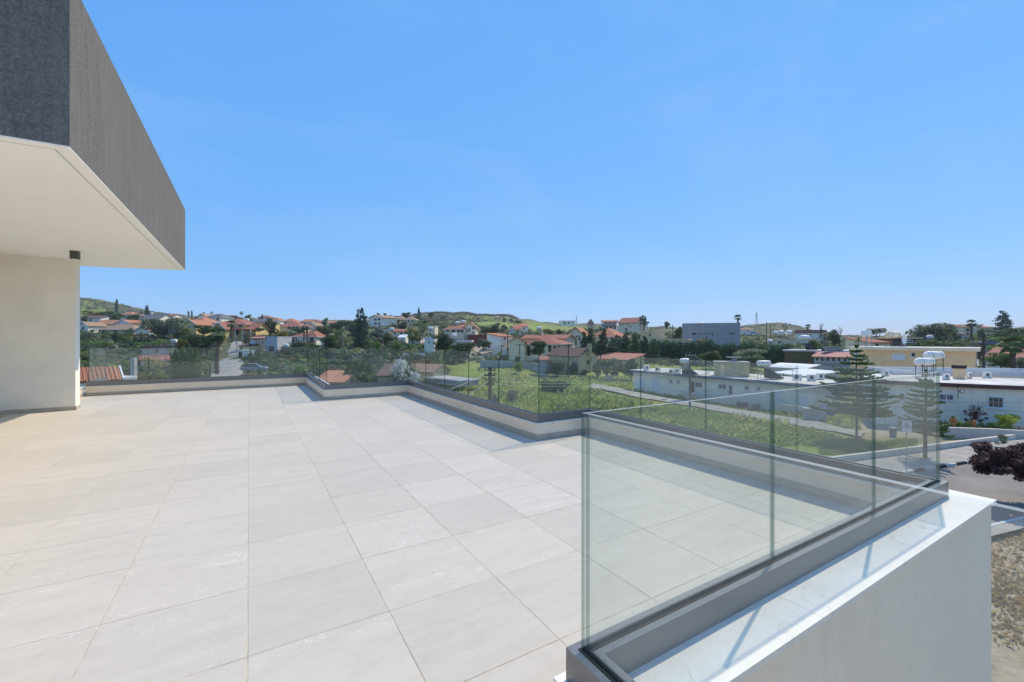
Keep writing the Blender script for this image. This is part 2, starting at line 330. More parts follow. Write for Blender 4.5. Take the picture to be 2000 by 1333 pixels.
# ------------------------------------------------------------------ the lie of the land: heights known at points (u, v, d)
CTRL = []                                    # (azimuth, ln r, z, bandwidth azimuth, bandwidth ln r, weight)
def ctrl(u, v, d, ba=.09, bl=.16, w=1.0, z=None):
    a = math.atan((u - CX) / F); CTRL.append((a, math.log(d / math.cos(a)), EYE - (v - CY) / F * d if z is None else z, ba, bl, w))
VT = {150: (775, 725, 672, 648, 630, 622), 350: (775, 728, 690, 655, 634, 626), 550: (775, 728, 690, 657, 634, 628), 800: (775, 728, 688, 657, 636, 632),
      1100: (775, 728, 696, 672, 652, 648), 1400: (775, 724, 690, 676, 662, 660), 1700: (775, 727, 698, 686, 674, 670), 2000: (775, 727, 692, 676, 662, 656)}
for u, row in VT.items():
    for d, v in zip((60, 100, 150, 200, 300, 420), row): ctrl(u, v, d, .16, .20)
    for d in (8, 14, 22, 32, 44): ctrl(u, 0, d, .2, .22, z=-6.65)
for u in (-400, -900, 2500, 3200):
    for d in (8, 20, 50, 120, 300, 500): ctrl(u, 0, d, .25, .4, .02, z=-6.65)
for u, v in ((60, 580), (154, 586), (200, 592), (228, 597), (262, 606), (300, 613), (345, 617), (400, 620), (470, 622), (540, 627), (600, 629), (660, 629), (700, 629), (750, 624), (790, 621), (825, 615), (860, 613), (905, 614), (945, 618),
             (985, 618), (1030, 626), (1060, 632), (1100, 633), (1150, 634), (1200, 637), (1250, 641), (1300, 640), (1350, 645), (1400, 644), (1445, 639), (1480, 636), (1510, 633), (1535, 632), (1555, 637), (1575, 645), (1600, 653), (1650, 657),
             (1720, 659), (1800, 659), (1870, 652), (1930, 645), (2000, 642), (2100, 640)):
    ctrl(u, v, 640, .022, .20, 1.5); ctrl(u, 663, 1500, .05, .3); ctrl(u, 662, 2600, .05, .3)
for u, v in ((154, 612), (200, 614), (905, 626), (960, 629), (1000, 636), (1060, 641), (1120, 644)): ctrl(u, v, 380, .04, .12)
for u in (1850, 1950, 2050, 2200):
    for d, z in ((6, -7.5), (11, -7.45), (15, -7.35), (19, -7.2)): ctrl(u, 0, d, .12, .13, 2.5, z=z)
for u, v, d in ((880, 700, 118), (920, 712, 108), (960, 712, 112), (1000, 716, 118), (1130, 728, 95)): ctrl(u, v, d)
CT = None
def ground(x, y):
    global CT
    if CT is None: CT = np.array(CTRL)
    x = np.atleast_1d(np.asarray(x, float)); y = np.atleast_1d(np.asarray(y, float))
    dd = x * SN + y * CS; xc = x * CS - y * SN
    a = np.arctan2(xc, dd); lr = np.log(np.maximum(np.hypot(x, y), 3.0)); out = np.empty_like(x)
    for k in range(0, len(x), 4000):
        A = a[k:k + 4000, None]; B = lr[k:k + 4000, None]
        e = ((A - CT[:, 0]) / CT[:, 3]) ** 2 + ((B - CT[:, 1]) / CT[:, 4]) ** 2
        w = CT[:, 5] * (np.exp(-e) + 1e-7 / (1 + e * e))
        out[k:k + 4000] = (w * CT[:, 2]).sum(1) / w.sum(1)
    return out
def gz(x, y): return float(ground([x], [y])[0])

def build_ground():
    az = np.concatenate([np.arange(-57, 57.01, .32), np.arange(60, 303, 6.0)])
    rr = np.exp(np.linspace(math.log(4.0), math.log(4200), 190))
    A, Rr = np.meshgrid(np.radians(az), rr, indexing='ij')
    ang = A + YAW
    X = np.sin(ang) * Rr; Y = np.cos(ang) * Rr
    Z = ground(X.ravel(), Y.ravel())
    rf = Rr.ravel(); xf, yf = X.ravel(), Y.ravel()
    amp = np.clip((rf - 25) / 200, 0, 1) * .5 + np.clip((rf - 350) / 500, 0, 1) * 1.5
    Z = Z + amp * (np.sin(xf * .21 + 1.3 * np.sin(yf * .13)) * .4 + np.sin(yf * .33 + xf * .17) * .3 + np.sin(xf * .043 + yf * .061) * .8)
    Z = Z + .03 * np.sin(xf * 1.1 + np.sin(yf * .9) * 2) * (rf < 120)
    na, nr = A.shape
    idx = np.arange(na * nr).reshape(na, nr)
    nxt = np.roll(idx, -1, axis=0)
    q = np.stack([idx[:, :-1], idx[:, 1:], nxt[:, 1:], nxt[:, :-1]], -1).reshape(-1, 4)
    me = bpy.data.meshes.new('ground')
    me.vertices.add(na * nr); me.vertices.foreach_set('co', np.stack([xf, yf, Z], 1).ravel())
    me.loops.add(q.size); me.loops.foreach_set('vertex_index', q.ravel().astype(np.int32))
    me.polygons.add(len(q)); me.polygons.foreach_set('loop_start', np.arange(0, q.size, 4, dtype=np.int32)); me.polygons.foreach_set('loop_total', np.full(len(q), 4, np.int32))
    me.update(calc_edges=True)
    me.polygons.foreach_set('use_smooth', np.ones(len(q), bool))
    dd = xf * SN + yf * CS; xc = xf * CS - yf * SN
    U = np.where(dd > 1, CX + F * xc / np.maximum(dd, 1), np.where(xc > 0, 4000, -2000))
    def band(v, a, b, s): return 1 / (1 + np.exp(-(v - a) / s)) / (1 + np.exp((v - b) / s))
    meadow = band(U, 860, 1665, 18) * band(dd, 22, 112, 3)
    meadow = np.maximum(meadow, band(U, 1600, 1790, 14) * band(dd, 29.5, 34.8, .5))
    fields = np.maximum(band(U, 60, 222, 10) * band(dd, 330, 560, 25), band(U, 890, 1140, 16) * band(dd, 300, 560, 25))
    grass = np.clip(meadow + fields, 0, 1)
    soil = np.maximum.reduce([band(U, 1820, 9000, 12) * band(dd, -5, 23.2, .4), band(U, 1660, 1860, 10) * band(dd, 35.2, 46, .6),
                              band(U, 905, 985, 10) * band(dd, 108, 150, 4), band(U, 1790, 2100, 20) * band(dd, 30.2, 34, .5) * .8, band(U, 1890, 1960, 20) * band(dd, 82, 120, 6)])
    col = np.stack([grass, np.clip(soil, 0, 1), np.clip((rf - 330) / 200, 0, 1) * (1 - grass), np.ones_like(grass)], 1)
    at = me.color_attributes.new('cover', 'FLOAT_COLOR', 'POINT'); at.data.foreach_set('color', col.ravel())
    m, n, l, p, o = nodes('ground_cover')
    v = coords(n, l, 'World'); n1 = noise(n, l, v, .12, 6, .6); n2 = noise(n, l, v, 1.4, 6, .7); n3 = noise(n, l, v, .035, 5, .6)
    ca = n.new('ShaderNodeVertexColor'); ca.layer_name = 'cover'; sp = n.new('ShaderNodeSeparateColor'); l.new(ca.outputs[0], sp.inputs[0])
    earth = ramp(n, l, n2, [(.25, (.075, .088, .034)), (.5, (.125, .125, .060)), (.75, (.19, .17, .095))])
    g = ramp(n, l, n1, [(.22, (.135, .19, .036)), (.42, (.225, .28, .060)), (.6, (.33, .335, .095)), (.78, (.44, .39, .16))])
    g = mixc(n, l, ramp(n, l, n2, [(.35, (0, 0, 0)), (.75, (.7, .7, .7))]), g, (.165, .22, .048))
    so = ramp(n, l, n2, [(.22, (.20, .15, .10)), (.45, (.38, .295, .195)), (.62, (.46, .375, .265)), (.8, (.40, .26, .115))])
    so = mixc(n, l, ramp(n, l, noise(n, l, v, .5, 5, .6), [(.4, (0, 0, 0)), (.65, (.75, .75, .75))]), so, (.37, .315, .235))
    sc = ramp(n, l, n3, [(.3, (.085, .092, .048)), (.55, (.15, .145, .085)), (.75, (.125, .16, .06))])
    c = mixc(n, l, sp.outputs[0], earth, g); c = mixc(n, l, sp.outputs[1], c, so); c = mixc(n, l, sp.outputs[2], c, sc)
    l.new(c, p.inputs['Base Color']); p.inputs['Roughness'].default_value = .95; p.inputs['Specular IOR Level'].default_value = .1
    bump(n, l, p, noise(n, l, v, 3.5, 6, .7), .9, .12)
    me.materials.append(m)
    struct(obj('ground', me))

def strip(name, pts, mats, lift=.05, n=None, ragged=0):          # pts: list of ((x,y) left, (x,y) right); draped on the ground
    mb = MB(); rows = []
    for (a, b), (c, e) in zip(pts, pts[1:]):
        ln = (Vector(c) - Vector(a)).length; k = max(1, int(ln / 2))
        for i in range(k):
            t = i / k; rows.append((Vector(a).lerp(Vector(c), t), Vector(b).lerp(Vector(e), t)))
    rows.append((Vector(pts[-1][0]), Vector(pts[-1][1])))
    if ragged:
        rr = random.Random(8); rows = [((a + (a - b).normalized() * rr.uniform(-ragged, ragged)), (b + (b - a).normalized() * rr.uniform(-ragged, ragged))) for a, b in rows]
    NX = 5; P = []
    for a, b in rows:
        P.append([a.lerp(b, j / NX) for j in range(NX + 1)])
    flat = [p for r in P for p in r]; z = ground([p.x for p in flat], [p.y for p in flat])
    vv = [(p.x, p.y, zz + lift) for p, zz in zip(flat, z)]
    mb.v = vv
    for i in range(len(rows) - 1):
        for j in range(NX):
            q = i * (NX + 1) + j; mb.f.append((q, q + 1, q + NX + 2, q + NX + 1)); mb.m.append(0); mb.sm.append(True)
    return struct(mb.build(name, mats))
def cam_xy(xc, d): return (d * SN + xc * CS, d * CS - xc * SN)

# ------------------------------------------------------------------ the terrace
PATH = [(-3.27, 15.35), (-3.27, 13.873), (1.415, 13.873), (1.415, 10.265), (3.28, 10.265), (3.28, 4.782), (4.18, 4.782), (4.18, 1.150), (.890, 1.150), (.890, -3.2)]
def off(path, t):
    out = []
    n = len(path)
    for i, p in enumerate(path):
        ds = []
        for a, b in ((i - 1, i), (i, i + 1)):
            if 0 <= a and b < n:
                d = (Vector(path[b]) - Vector(path[a])).normalized(); ds.append(Vector((-d.y, d.x)))
        nrm = ds[0] if len(ds) == 1 else ds[0] + ds[1]
        out.append(Vector(p) + nrm * t)
    return out
ZC0, ZC1, ZF, ZG = .2, .226, .333, 1.110
def run_prism(mb, i, a, b, z0, z1, mi=0, s0=0.0, s1=0.0, z0b=None):
    """mitred prism along run i of PATH between the offsets a and b, trimmed by s0, s1 at its ends"""
    A, B = off(PATH, a), off(PATH, b)
    d = (Vector(PATH[i + 1]) - Vector(PATH[i])).normalized()
    p = [A[i] + d * s0, A[i + 1] - d * s1, B[i + 1] - d * s1, B[i] + d * s0]
    zb = z0 if z0b is None else z0b
    mb.hexa([(p[0].x, p[0].y, z0), (p[1].x, p[1].y, z0), (p[2].x, p[2].y, zb), (p[3].x, p[3].y, zb)], [(q.x, q.y, z1) for q in p], mi)

def build_terrace():
    fl = struct(MB_box('terrace_floor', (-6.5, 4.2, -3.4, 15.6, -.45, -.0012), M['grout'], clip=True))
    # tiles
    ox, oy, T, J = .596, 2.169, .6, .0019
    def xmax(y): return .878 if y < 1.15 else 4.168 if y < 4.78 else 3.268 if y < 10.265 else 1.403
    cache = {}
    def tile(x0, x1, y0, y1):
        w, h = round(x1 - x0, 3), round(y1 - y0, 3)
        if w < .03 or h < .03: return
        if (w, h) not in cache:
            mb = MB(); b = .0012
            mb.hexa([(-w / 2, -h / 2, -.02), (w / 2, -h / 2, -.02), (w / 2, h / 2, -.02), (-w / 2, h / 2, -.02)], [(-w / 2, -h / 2, -b), (w / 2, -h / 2, -b), (w / 2, h / 2, -b), (-w / 2, h / 2, -b)])
            mb.hexa([(-w / 2, -h / 2, -b), (w / 2, -h / 2, -b), (w / 2, h / 2, -b), (-w / 2, h / 2, -b)], [(-w / 2 + b, -h / 2 + b, 0), (w / 2 - b, -h / 2 + b, 0), (w / 2 - b, h / 2 - b, 0), (-w / 2 + b, h / 2 - b, 0)])
            mb.f = mb.f[:1] + mb.f[2:6] + mb.f[7:]; mb.m = [0] * len(mb.f); mb.sm = [False] * len(mb.f)
            cache[(w, h)] = mb.mesh('tile', M['tile'])
        obj('tile', cache[(w, h)], fl, ((x0 + x1) / 2, (y0 + y1) / 2, random.uniform(-.0006, .0006)), (random.uniform(-.0006, .0006), random.uniform(-.0006, .0006), 0))
    cuts = [1.15, 4.78, 10.265, 13.86]
    for j in range(-3, 20):
        y0, y1 = oy + T * j + J, oy + T * (j + 1) - J
        ys = [y0] + [c for c in cuts if y0 < c < y1] + [y1]
        if y0 > 13.86: break
        for i in range(-8, 7):
            x0, x1 = ox + T * i + J, ox + T * (i + 1) - J
            if x0 < -4.2 and y0 < 11: continue
            mx = [xmax((a + b) / 2) for a, b in zip(ys, ys[1:])]
            if len(ys) == 2 or all(m >= x1 for m in mx): tile(x0, min(x1, mx[0]), y0, min(y1, 13.861))
            else:
                for (a, b), m in zip(zip(ys, ys[1:]), mx):
                    if b <= 13.862: tile(x0, min(x1, m), a + .0005, b - .0005)
    # the building itself
    b = thing('terrace_house', 'new white house with stepped roof terrace and dark grey roof overhang', 'house', (0, 0, -7.6))
    Z = 7.6
    def up(o): o.location.z += Z; return o
    for i in range(len(PATH) - 1):
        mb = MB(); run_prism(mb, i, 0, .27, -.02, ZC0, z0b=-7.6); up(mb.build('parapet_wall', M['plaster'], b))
        ln = (Vector(PATH[i + 1]) - Vector(PATH[i])).length; d = (Vector(PATH[i + 1]) - Vector(PATH[i])).normalized(); nl = Vector((-d.y, d.x))
        # coping slabs, mitred at the corners
        k = max(1, round(ln / 1.25)); A, B = off(PATH, -.022), off(PATH, .292)
        la, lb = (A[i + 1] - A[i]).length, (B[i + 1] - B[i]).length
        ta = [(A[i] - Vector(PATH[i])).dot(d), (A[i + 1] - Vector(PATH[i])).dot(d)]; tb = [(B[i] - Vector(PATH[i])).dot(d), (B[i + 1] - Vector(PATH[i])).dot(d)]
        for q in range(k):
            s0, s1 = ln * q / k + .0012, ln * (q + 1) / k - .0012
            a0 = ta[0] if q == 0 else s0; a1 = ta[1] if q == k - 1 else s1; b0 = tb[0] if q == 0 else s0; b1 = tb[1] if q == k - 1 else s1
            P0 = Vector(PATH[i]); p = [P0 + d * a0 - nl * .022, P0 + d * a1 - nl * .022, P0 + d * b1 + nl * .292, P0 + d * b0 + nl * .292]
            mb = MB(); mb.hexa([(v.x, v.y, ZC0 + .001) for v in p], [(v.x, v.y, ZC1) for v in p]); up(mb.build('coping_slab', M['marble'], b))
        # skirting tiles on the terrace side
        s = random.uniform(.2, .5)
        cut = [0.0]
        while s < ln - .1: cut.append(s); s += .6
        cut.append(ln)
        for s0, s1 in zip(cut, cut[1:]):
            P0 = Vector(PATH[i]); p = [P0 + d * (s0 + .0015) - nl * .011, P0 + d * (s1 - .0015) - nl * .011, P0 + d * (s1 - .0015) - nl * .0005, P0 + d * (s0 + .0015) - nl * .0005]
            mb = MB(); mb.hexa([(v.x, v.y, .001) for v in p], [(v.x, v.y, .072) for v in p]); up(mb.build('skirting_tile', M['skirt'], b))
    # lower walls below the terrace slab
    mb = MB(); mb.box(-9, -3.9, -3.2, 15.6, -7.6, -.46); mb.box(-3.9, .75, -3.2, 13.95, -7.6, -.47); mb.box(.75, 4.3, 1.3, 4.9, -7.6, -.47); mb.box(.75, 3.4, 4.9, 10.4, -7.6, -.48)
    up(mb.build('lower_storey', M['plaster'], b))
    # wall block under the overhang
    x0, x1, y0, y1 = -3.85, -2.80, 11.30, 11.56
    mb = MB(); mb.box(x0, x1, y0, y1, 0, 2.852); up(mb.build('wall_pier', M['cream'], b))
    mb = MB(); mb.box(-9, -3.86, -3.2, 11.95, 0, 2.852); up(mb.build('house_wall', M['cream'], b))
    for a, c in ((-3.84, -3.32), (-3.317, -2.79)):
        mb = MB(); mb.box(a, c, y0 - .011, y0 - .0005, .001, .072); up(mb.build('skirting_tile', M['skirt'], b))
    mb = MB(); mb.box(x1 + .0005, x1 + .011, y0 - .011, y1, .001, .072); up(mb.build('skirting_tile', M['skirt'], b))
    # the low wall from the pier to the far parapet
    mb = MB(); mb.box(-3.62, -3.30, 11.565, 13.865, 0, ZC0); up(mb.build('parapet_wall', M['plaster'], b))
    mb = MB(); mb.box(-3.64, -3.275, 11.565, 13.845, ZC0 + .001, ZC1); up(mb.build('coping_slab', M['marble'], b))
    mb = MB(); mb.box(-3.2995, -3.289, 11.565, 13.86, .001, .072); up(mb.build('skirting_tile', M['skirt'], b))
    # roof overhang
    fx, fy0, fy1, zs, zt = -1.197, 4.70, 11.93, 2.855, 4.18
    fs = .23                                             # the far edge is splayed
    def plate(xa, xb, ya, yb, z0, z1, name, m):
        mb = MB(); f0, f1 = yb + fs * (fx - xa), yb + fs * (fx - xb)
        mb.hexa([(xa, ya, z0), (xb, ya, z0), (xb, f1, z0), (xa, f0, z0)], [(xa, ya, z1), (xb, ya, z1), (xb, f1, z1), (xa, f0, z1)]); up(mb.build(name, m, b))
    plate(-9, fx, fy0, fy1, zs, zt, 'roof_fascia', M['stucco'])
    plate(-9, fx - .115, fy0 + .115, fy1 - .115, zs - .012, zs - .001, 'soffit', M['soffit'])
    plate(fx - .107, fx - .003, fy0 + .1085, fy1 - .1085, zs - .010, zs - .001, 'soffit_border', M['soffit'])
    mb = MB(); mb.box(-9, fx - .003, fy0 + .003, fy0 + .107, zs - .010, zs - .001); up(mb.build('soffit_border', M['soffit'], b))
    mb = MB(); g0, g1 = fy1 - .107 + fs * (9 + fx), fy1 - .107
    mb.hexa([(-9, g0, zs - .01), (fx - .003, g1, zs - .01), (fx - .003, g1 + .104, zs - .01), (-9, g0 + .104, zs - .01)], [(-9, g0, zs - .001), (fx - .003, g1, zs - .001), (fx - .003, g1 + .104, zs - .001), (-9, g0 + .104, zs - .001)]); up(mb.build('soffit_border', M['soffit'], b))
    # surface-mounted downlight
    p = on_plane(146.5, 491, 2.843); t = thing('downlight', 'small dark grey square downlight under the white soffit beside the wall pier', 'light fixture', (p.x, p.y, 2.843))
    mb = MB(); mb.box(-.055, .055, -.055, .055, -.135, 0); mb.build('housing', M['fixture'], t)
    mb = MB(); mb.tube([(0, 0, -.136), (0, 0, -.139)], .038, 16); mb.build('lens', M['trim'], t)
    # glass balustrades, one per straight run
    labels = ['short outward return of glass balustrade beside the cream wall pier', 'far left run of glass balustrade beside the cream wall pier',
              'glass balustrade side run between the far left run and the jutting corner', 'short far glass balustrade run of two panes in the middle of the terrace edge',
              'long glass balustrade run of five panes receding along the middle of the terrace', 'single pane glass balustrade facing the meadow right of the long receding run',
              'right hand glass balustrade run of four panes in front of the white bungalow', 'near glass balustrade of three panes above the white coping and wall',
              'nearest glass balustrade run whose bright top edge slants out of the picture at right']
    splits = [[], [-2.13, -.95, .23], [12.66, 11.46], [2.37], [9.19, 8.10, 7.01, 5.92], [], [3.87, 2.955, 2.04], [3.15, 2.06], [-.25, -1.4]]
    cl = off(PATH, .052)
    for i, (lab, sp) in enumerate(zip(labels, splits)):
        d = (Vector(PATH[i + 1]) - Vector(PATH[i])).normalized(); nl = Vector((-d.y, d.x)); P0 = cl[i]; ln = (cl[i + 1] - cl[i]).length
        mid = (cl[i] + cl[i + 1]) / 2
        t = thing('glass_balustrade', lab, 'balustrade', (mid.x, mid.y, ZC1), 0, 'glass balustrade runs around the terrace')
        sh = Matrix.Translation((-mid.x, -mid.y, -ZC1))
        def put(mb, name, mats, par=t):
            o = mb.build(name, mats, par)
            if par is t: o.data.transform(sh)
            else: o.data.transform(sh)
            return o
        mb = MB()
        for a, bb, z0, z1 in ((.008, .036, ZC1 + .001, ZF), (.068, .096, ZC1 + .001, ZF), (.0362, .0678, ZC1 + .0015, ZC1 + .02)):
            run_prism(mb, i, a, bb, z0, z1)
        ch = put(mb, 'base_channel', M['alu'])
        mb = MB(); run_prism(mb, i, .0365, .0425, ZF - .03, ZF + .003); run_prism(mb, i, .0615, .0675, ZF - .03, ZF + .003); put(mb, 'gasket', M['gasket'], ch)
        # panes
        ax = 0 if abs(d.x) > .5 else 1; s = [0.0] + [abs(q - P0[ax]) for q in sp] + [ln]
        # at corners leave a narrow gap between the two panes
        turn = lambda k: 0 if not (0 < k < len(PATH) - 1) else ((Vector(PATH[k]) - Vector(PATH[k - 1])).normalized().cross((Vector(PATH[k + 1]) - Vector(PATH[k])).normalized()))
        def endgap(k, first):
            tn = turn(k)
            if tn == 0: return 0.0
            return .013 if first else -.0085 + .0
        for q in range(len(s) - 1):
            s0 = s[q] + (.006 if q else endgap(i, True)); s1 = s[q + 1] - (.006 if q < len(s) - 2 else endgap(i + 1, False))
            hw = .0085; pa = [P0 + d * s0 - nl * hw, P0 + d * s1 - nl * hw, P0 + d * s1 + nl * hw, P0 + d * s0 + nl * hw]
            mb = MB(); z0, z1 = ZC1 + .025, ZG; bv = .0015
            mb.hexa([(v.x, v.y, z0) for v in pa], [(v.x, v.y, z1) for v in pa])
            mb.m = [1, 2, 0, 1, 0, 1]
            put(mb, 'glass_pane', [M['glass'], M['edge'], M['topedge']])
            if i == 7 and q == 0:
                pass
    # etched mark on the corner pane
    cu = bpy.data.curves.new('etched_mark', 'FONT'); cu.body = '2A'; cu.size = .034; cu.align_x = 'CENTER'; tmp = bpy.data.objects.new('tmp', cu); COL.objects.link(tmp)
    bpy.context.view_layer.update(); me = bpy.data.meshes.new_from_object(tmp.evaluated_get(bpy.context.evaluated_depsgraph_get())); bpy.data.objects.remove(tmp)
    me.materials.clear(); me.materials.append(M['trim'])
    ru = [o for o in COL.objects if o.name.startswith('glass_balustrade') and o.type == 'EMPTY'][7]
    P = cl[7]; o = obj('etched_mark', me, ru); o.rotation_euler = (R(90), 0, 0); o.location = Vector((4.095, P.y - .0100, 1.055)) - ru.location

def MB_box(name, b, m, clip=False):
    mb = MB()
    if clip:
        mb.box(-6.5, .88, -3.4, 1.15, b[4], b[5]); mb.box(-6.5, 4.17, 1.151, 4.78, b[4], b[5]); mb.box(-6.5, 3.27, 4.781, 10.265, b[4], b[5]); mb.box(-6.5, 1.405, 10.266, 13.865, b[4], b[5]); mb.box(-6.5, -3.3, 13.866, 15.6, b[4], b[5])
    else: mb.box(*b)
    return mb.build(name, m)
# ------------------------------------------------------------------ houses
def proj_t(P0, ex, u):                                   # where the ray of column u meets the front line P0 + t ex
    k = (u - CX) / F; dx, dy = SN + k * CS, CS - k * SN
    det = -ex.x * dy + ex.y * dx
    return (P0[0] * dy - P0[1] * dx) / det
WCACHE = {}
def window(par, x, z, w, h, kind, y=0.0, rz=0.0, ry=None):
    w, h = round(max(w, .25), 2), round(max(h, .25), 2); key = (w, h, kind)
    if key not in WCACHE:
        fr = M['brownframe'] if kind in 'bx' else M['trim']; t = min(.09, w * .14)
        mb = MB(); Y0, Y1 = -.07, -.002
        if kind != 'o':
            mb.box(-w / 2, w / 2, Y0, Y1, -h / 2, -h / 2 + t); mb.box(-w / 2, w / 2, Y0, Y1, h / 2 - t, h / 2); mb.box(-w / 2, -w / 2 + t, Y0, Y1, -h / 2 + t, h / 2 - t); mb.box(w / 2 - t, w / 2, Y0, Y1, -h / 2 + t, h / 2 - t)
            if w > 1.0 and kind in 'wgb': mb.box(-t / 2, t / 2, Y0, Y1, -h / 2 + t, h / 2 - t)
            mb.box(-w / 2 - .08, w / 2 + .08, -.13, -.001, -h / 2 - .08, -h / 2 - .001)
        else:
            mb.box(-w / 2 - .05, w / 2 + .05, -.04, -.002, h / 2, h / 2 + .05)
        mb2 = MB(); mb2.box(-w / 2 + (0 if kind == 'o' else t) * .9, w / 2 - (0 if kind == 'o' else t) * .9, -.02, -.003, -h / 2 + t * .5, h / 2 - t * .5)
        mb3 = None
        if kind == 'g':
            mb3 = MB(); n = max(3, int(w / .28))
            for i in range(1, n): mb3.box(-w / 2 + w * i / n - .009, -w / 2 + w * i / n + .009, -.10, -.082, -h / 2, h / 2)
            for i in range(1, 5): mb3.box(-w / 2, w / 2, -.108, -.101, -h / 2 + h * i / 5 - .009, -h / 2 + h * i / 5 + .009)
        WCACHE[key] = (mb.mesh('window', fr), mb2.mesh('pane', M['shutter'] if kind == 's' else M['pane']), mb3.mesh('grille', M['trim']) if mb3 else None)
    a, b, g = WCACHE[key]
    o = obj('door' if kind == 'd' else 'opening' if kind == 'o' else 'window', a, par, (x, y, z), (0, 0, rz)); obj('shutter' if kind == 's' else 'pane', b, o)
    if g: obj('grille', g, o)
    return o
HOUSES = []; FOOT = []
def H(name, label, u0, d0, u1, d1, ve, vb, dp, wall, roof, wins=(), cat='house', group='houses of the village', **kw):
    HOUSES.append((name, label, u0, d0, u1, d1, ve, vb, dp, wall, roof, wins, cat, group, kw))
    if not kw.get('onroof'): ctrl(u0, vb, d0, .05, .10); ctrl(u1, CY + (vb - CY) * d0 / d1, d1, .05, .10)
def build_house(name, label, u0, d0, u1, d1, ve, vb, dp, wall, roof, wins, cat, group, kw):
    P0, P1 = Vector(XY(u0, d0)), Vector(XY(u1, d1)); ex = (P1 - P0); Ln = ex.length; ex /= Ln; ey = Vector((-ex.y, ex.x))
    zt = EYE - (ve - CY) / F * d0; zb = EYE - (vb - CY) / F * d0; h = zt - zb
    c = P0 + ex * Ln / 2 + ey * dp / 2
    t = thing(name, label, cat, (c.x, c.y, zb), math.atan2(ex.y, ex.x), group)
    FOOT.append((c.x, c.y, ex.x, ex.y, Ln / 2, dp / 2))
    x0, x1, y0, y1 = -Ln / 2, Ln / 2, -dp / 2, dp / 2; wm = M[wall]
    kind = roof[0]; rh = roof[1]; rm = M[roof[2]]; ov = roof[3] if len(roof) > 3 else .4
    mb = MB(); dn = -kw.get('found', 1.6); mb.box(x0, x1, y0, y1, dn, h - (.003 if kind != 'none' else 0))
    if kind == 'gx':
        for x, s in ((x0, -1), (x1, 1)):
            pts = [(x, y0, h - .003), (x, y1, h - .003), (x, 0, h + rh - .01)]; mb.face(pts if s > 0 else pts[::-1])
    if kind == 'gy':
        for y, s in ((y0, -1), (y1, 1)):
            pts = [(x0, y, h - .003), (0, y, h + rh - .01), (x1, y, h - .003)]; mb.face(pts if s > 0 else pts[::-1])
    mb.build('wall', wm, t)
    mb = MB(); th = .16
    def slab(a, b, c2, d):                                # four points of the top surface, given a thickness
        n = (Vector(b) - Vector(a)).cross(Vector(d) - Vector(a)).normalized() * th
        if n.z < 0: n = -n
        top = [Vector(p) + n for p in (a, b, c2, d)]; bot = [Vector(p) for p in (a, b, c2, d)]
        mb.face(top); mb.face(bot[::-1])
        for i in range(4):
            j = (i + 1) % 4; mb.face([bot[i], bot[j], top[j], top[i]])
    if kind == 'flat':
        mb.box(x0 - ov, x1 + ov, y0 - ov, y1 + ov, h, h + rh, 0, [0, 1, 0, 0, 0, 0])
        tp = M[kw.get('top', 'screed')]
        ro = mb.build('roof', [rm, tp], t)
        if kw.get('kerb'):
            k = kw['kerb']; m2 = MB(); m2.box(x0 - ov, x1 + ov, y0 - ov, y0 - ov + .2, h + rh, h + rh + k); m2.box(x0 - ov, x1 + ov, y1 + ov - .2, y1 + ov, h + rh, h + rh + k); m2.box(x0 - ov, x0 - ov + .2, y0 - ov + .2, y1 + ov - .2, h + rh, h + rh + k); m2.box(x1 + ov - .2, x1 + ov, y0 - ov + .2, y1 + ov - .2, h + rh, h + rh + k)
            m2.build('parapet', wm if kw.get('kerbwall') else rm, ro)
    elif kind == 'gx':
        sl = rh / (dp / 2); e = ov * sl
        slab((x0 - ov, y0 - ov, h - e), (x1 + ov, y0 - ov, h - e), (x1 + ov, 0, h + rh), (x0 - ov, 0, h + rh))
        slab((x1 + ov, y1 + ov, h - e), (x0 - ov, y1 + ov, h - e), (x0 - ov, 0, h + rh), (x1 + ov, 0, h + rh))
        if kw.get('ribs'):
            nx = int((Ln + 2 * ov) / .3); nr = kw['ribs']
            nn = Vector((0, -sl, 1)).normalized() * th
            for i in range(nx):
                x = x0 - ov + .15 + i * .3
                for r in range(nr):
                    a = Vector((x, y0 - ov, h - e)).lerp(Vector((x, 0, h + rh)), r / nr); b = Vector((x, y0 - ov, h - e)).lerp(Vector((x, 0, h + rh)), (r + 1.08) / nr)
                    lift = nn * 1.05
                    A = [a + lift + Vector((dx, 0, 0)) + nn.normalized() * dz for dx, dz in ((-.11, 0), (-.06, .085), (.06, .085), (.11, 0))]
                    B = [b + lift + Vector((dx, 0, 0)) + nn.normalized() * dz for dx, dz in ((-.085, 0), (-.05, .05), (.05, .05), (.085, 0))]
                    for q in range(3): mb.face([A[q], A[q + 1], B[q + 1], B[q]])
                    mb.face(A[::-1])
        ro = mb.build('roof', rm, t)
        if kw.get('trim'):
            for x in (x0 - ov, x1 + ov):
                m2 = MB(); sx = -1 if x < 0 else 1
                for yy, s in ((y0 - ov, 1), (y1 + ov, -1)):
                    m2.hexa([(x - .02, yy, h - e - .06), (x + sx * .1, yy, h - e - .06), (x + sx * .1, 0, h + rh - .06), (x - .02, 0, h + rh - .06)], [(x - .02, yy, h - e + th + .1), (x + sx * .1, yy, h - e + th + .1), (x + sx * .1, 0, h + rh + th + .1), (x - .02, 0, h + rh + th + .1)])
                m2.build('verge_board', M['trim'], ro)
    elif kind == 'gy':
        sl = rh / (Ln / 2); e = ov * sl
        slab((x0 - ov, y1 + ov, h - e), (x0 - ov, y0 - ov, h - e), (0, y0 - ov, h + rh), (0, y1 + ov, h + rh))
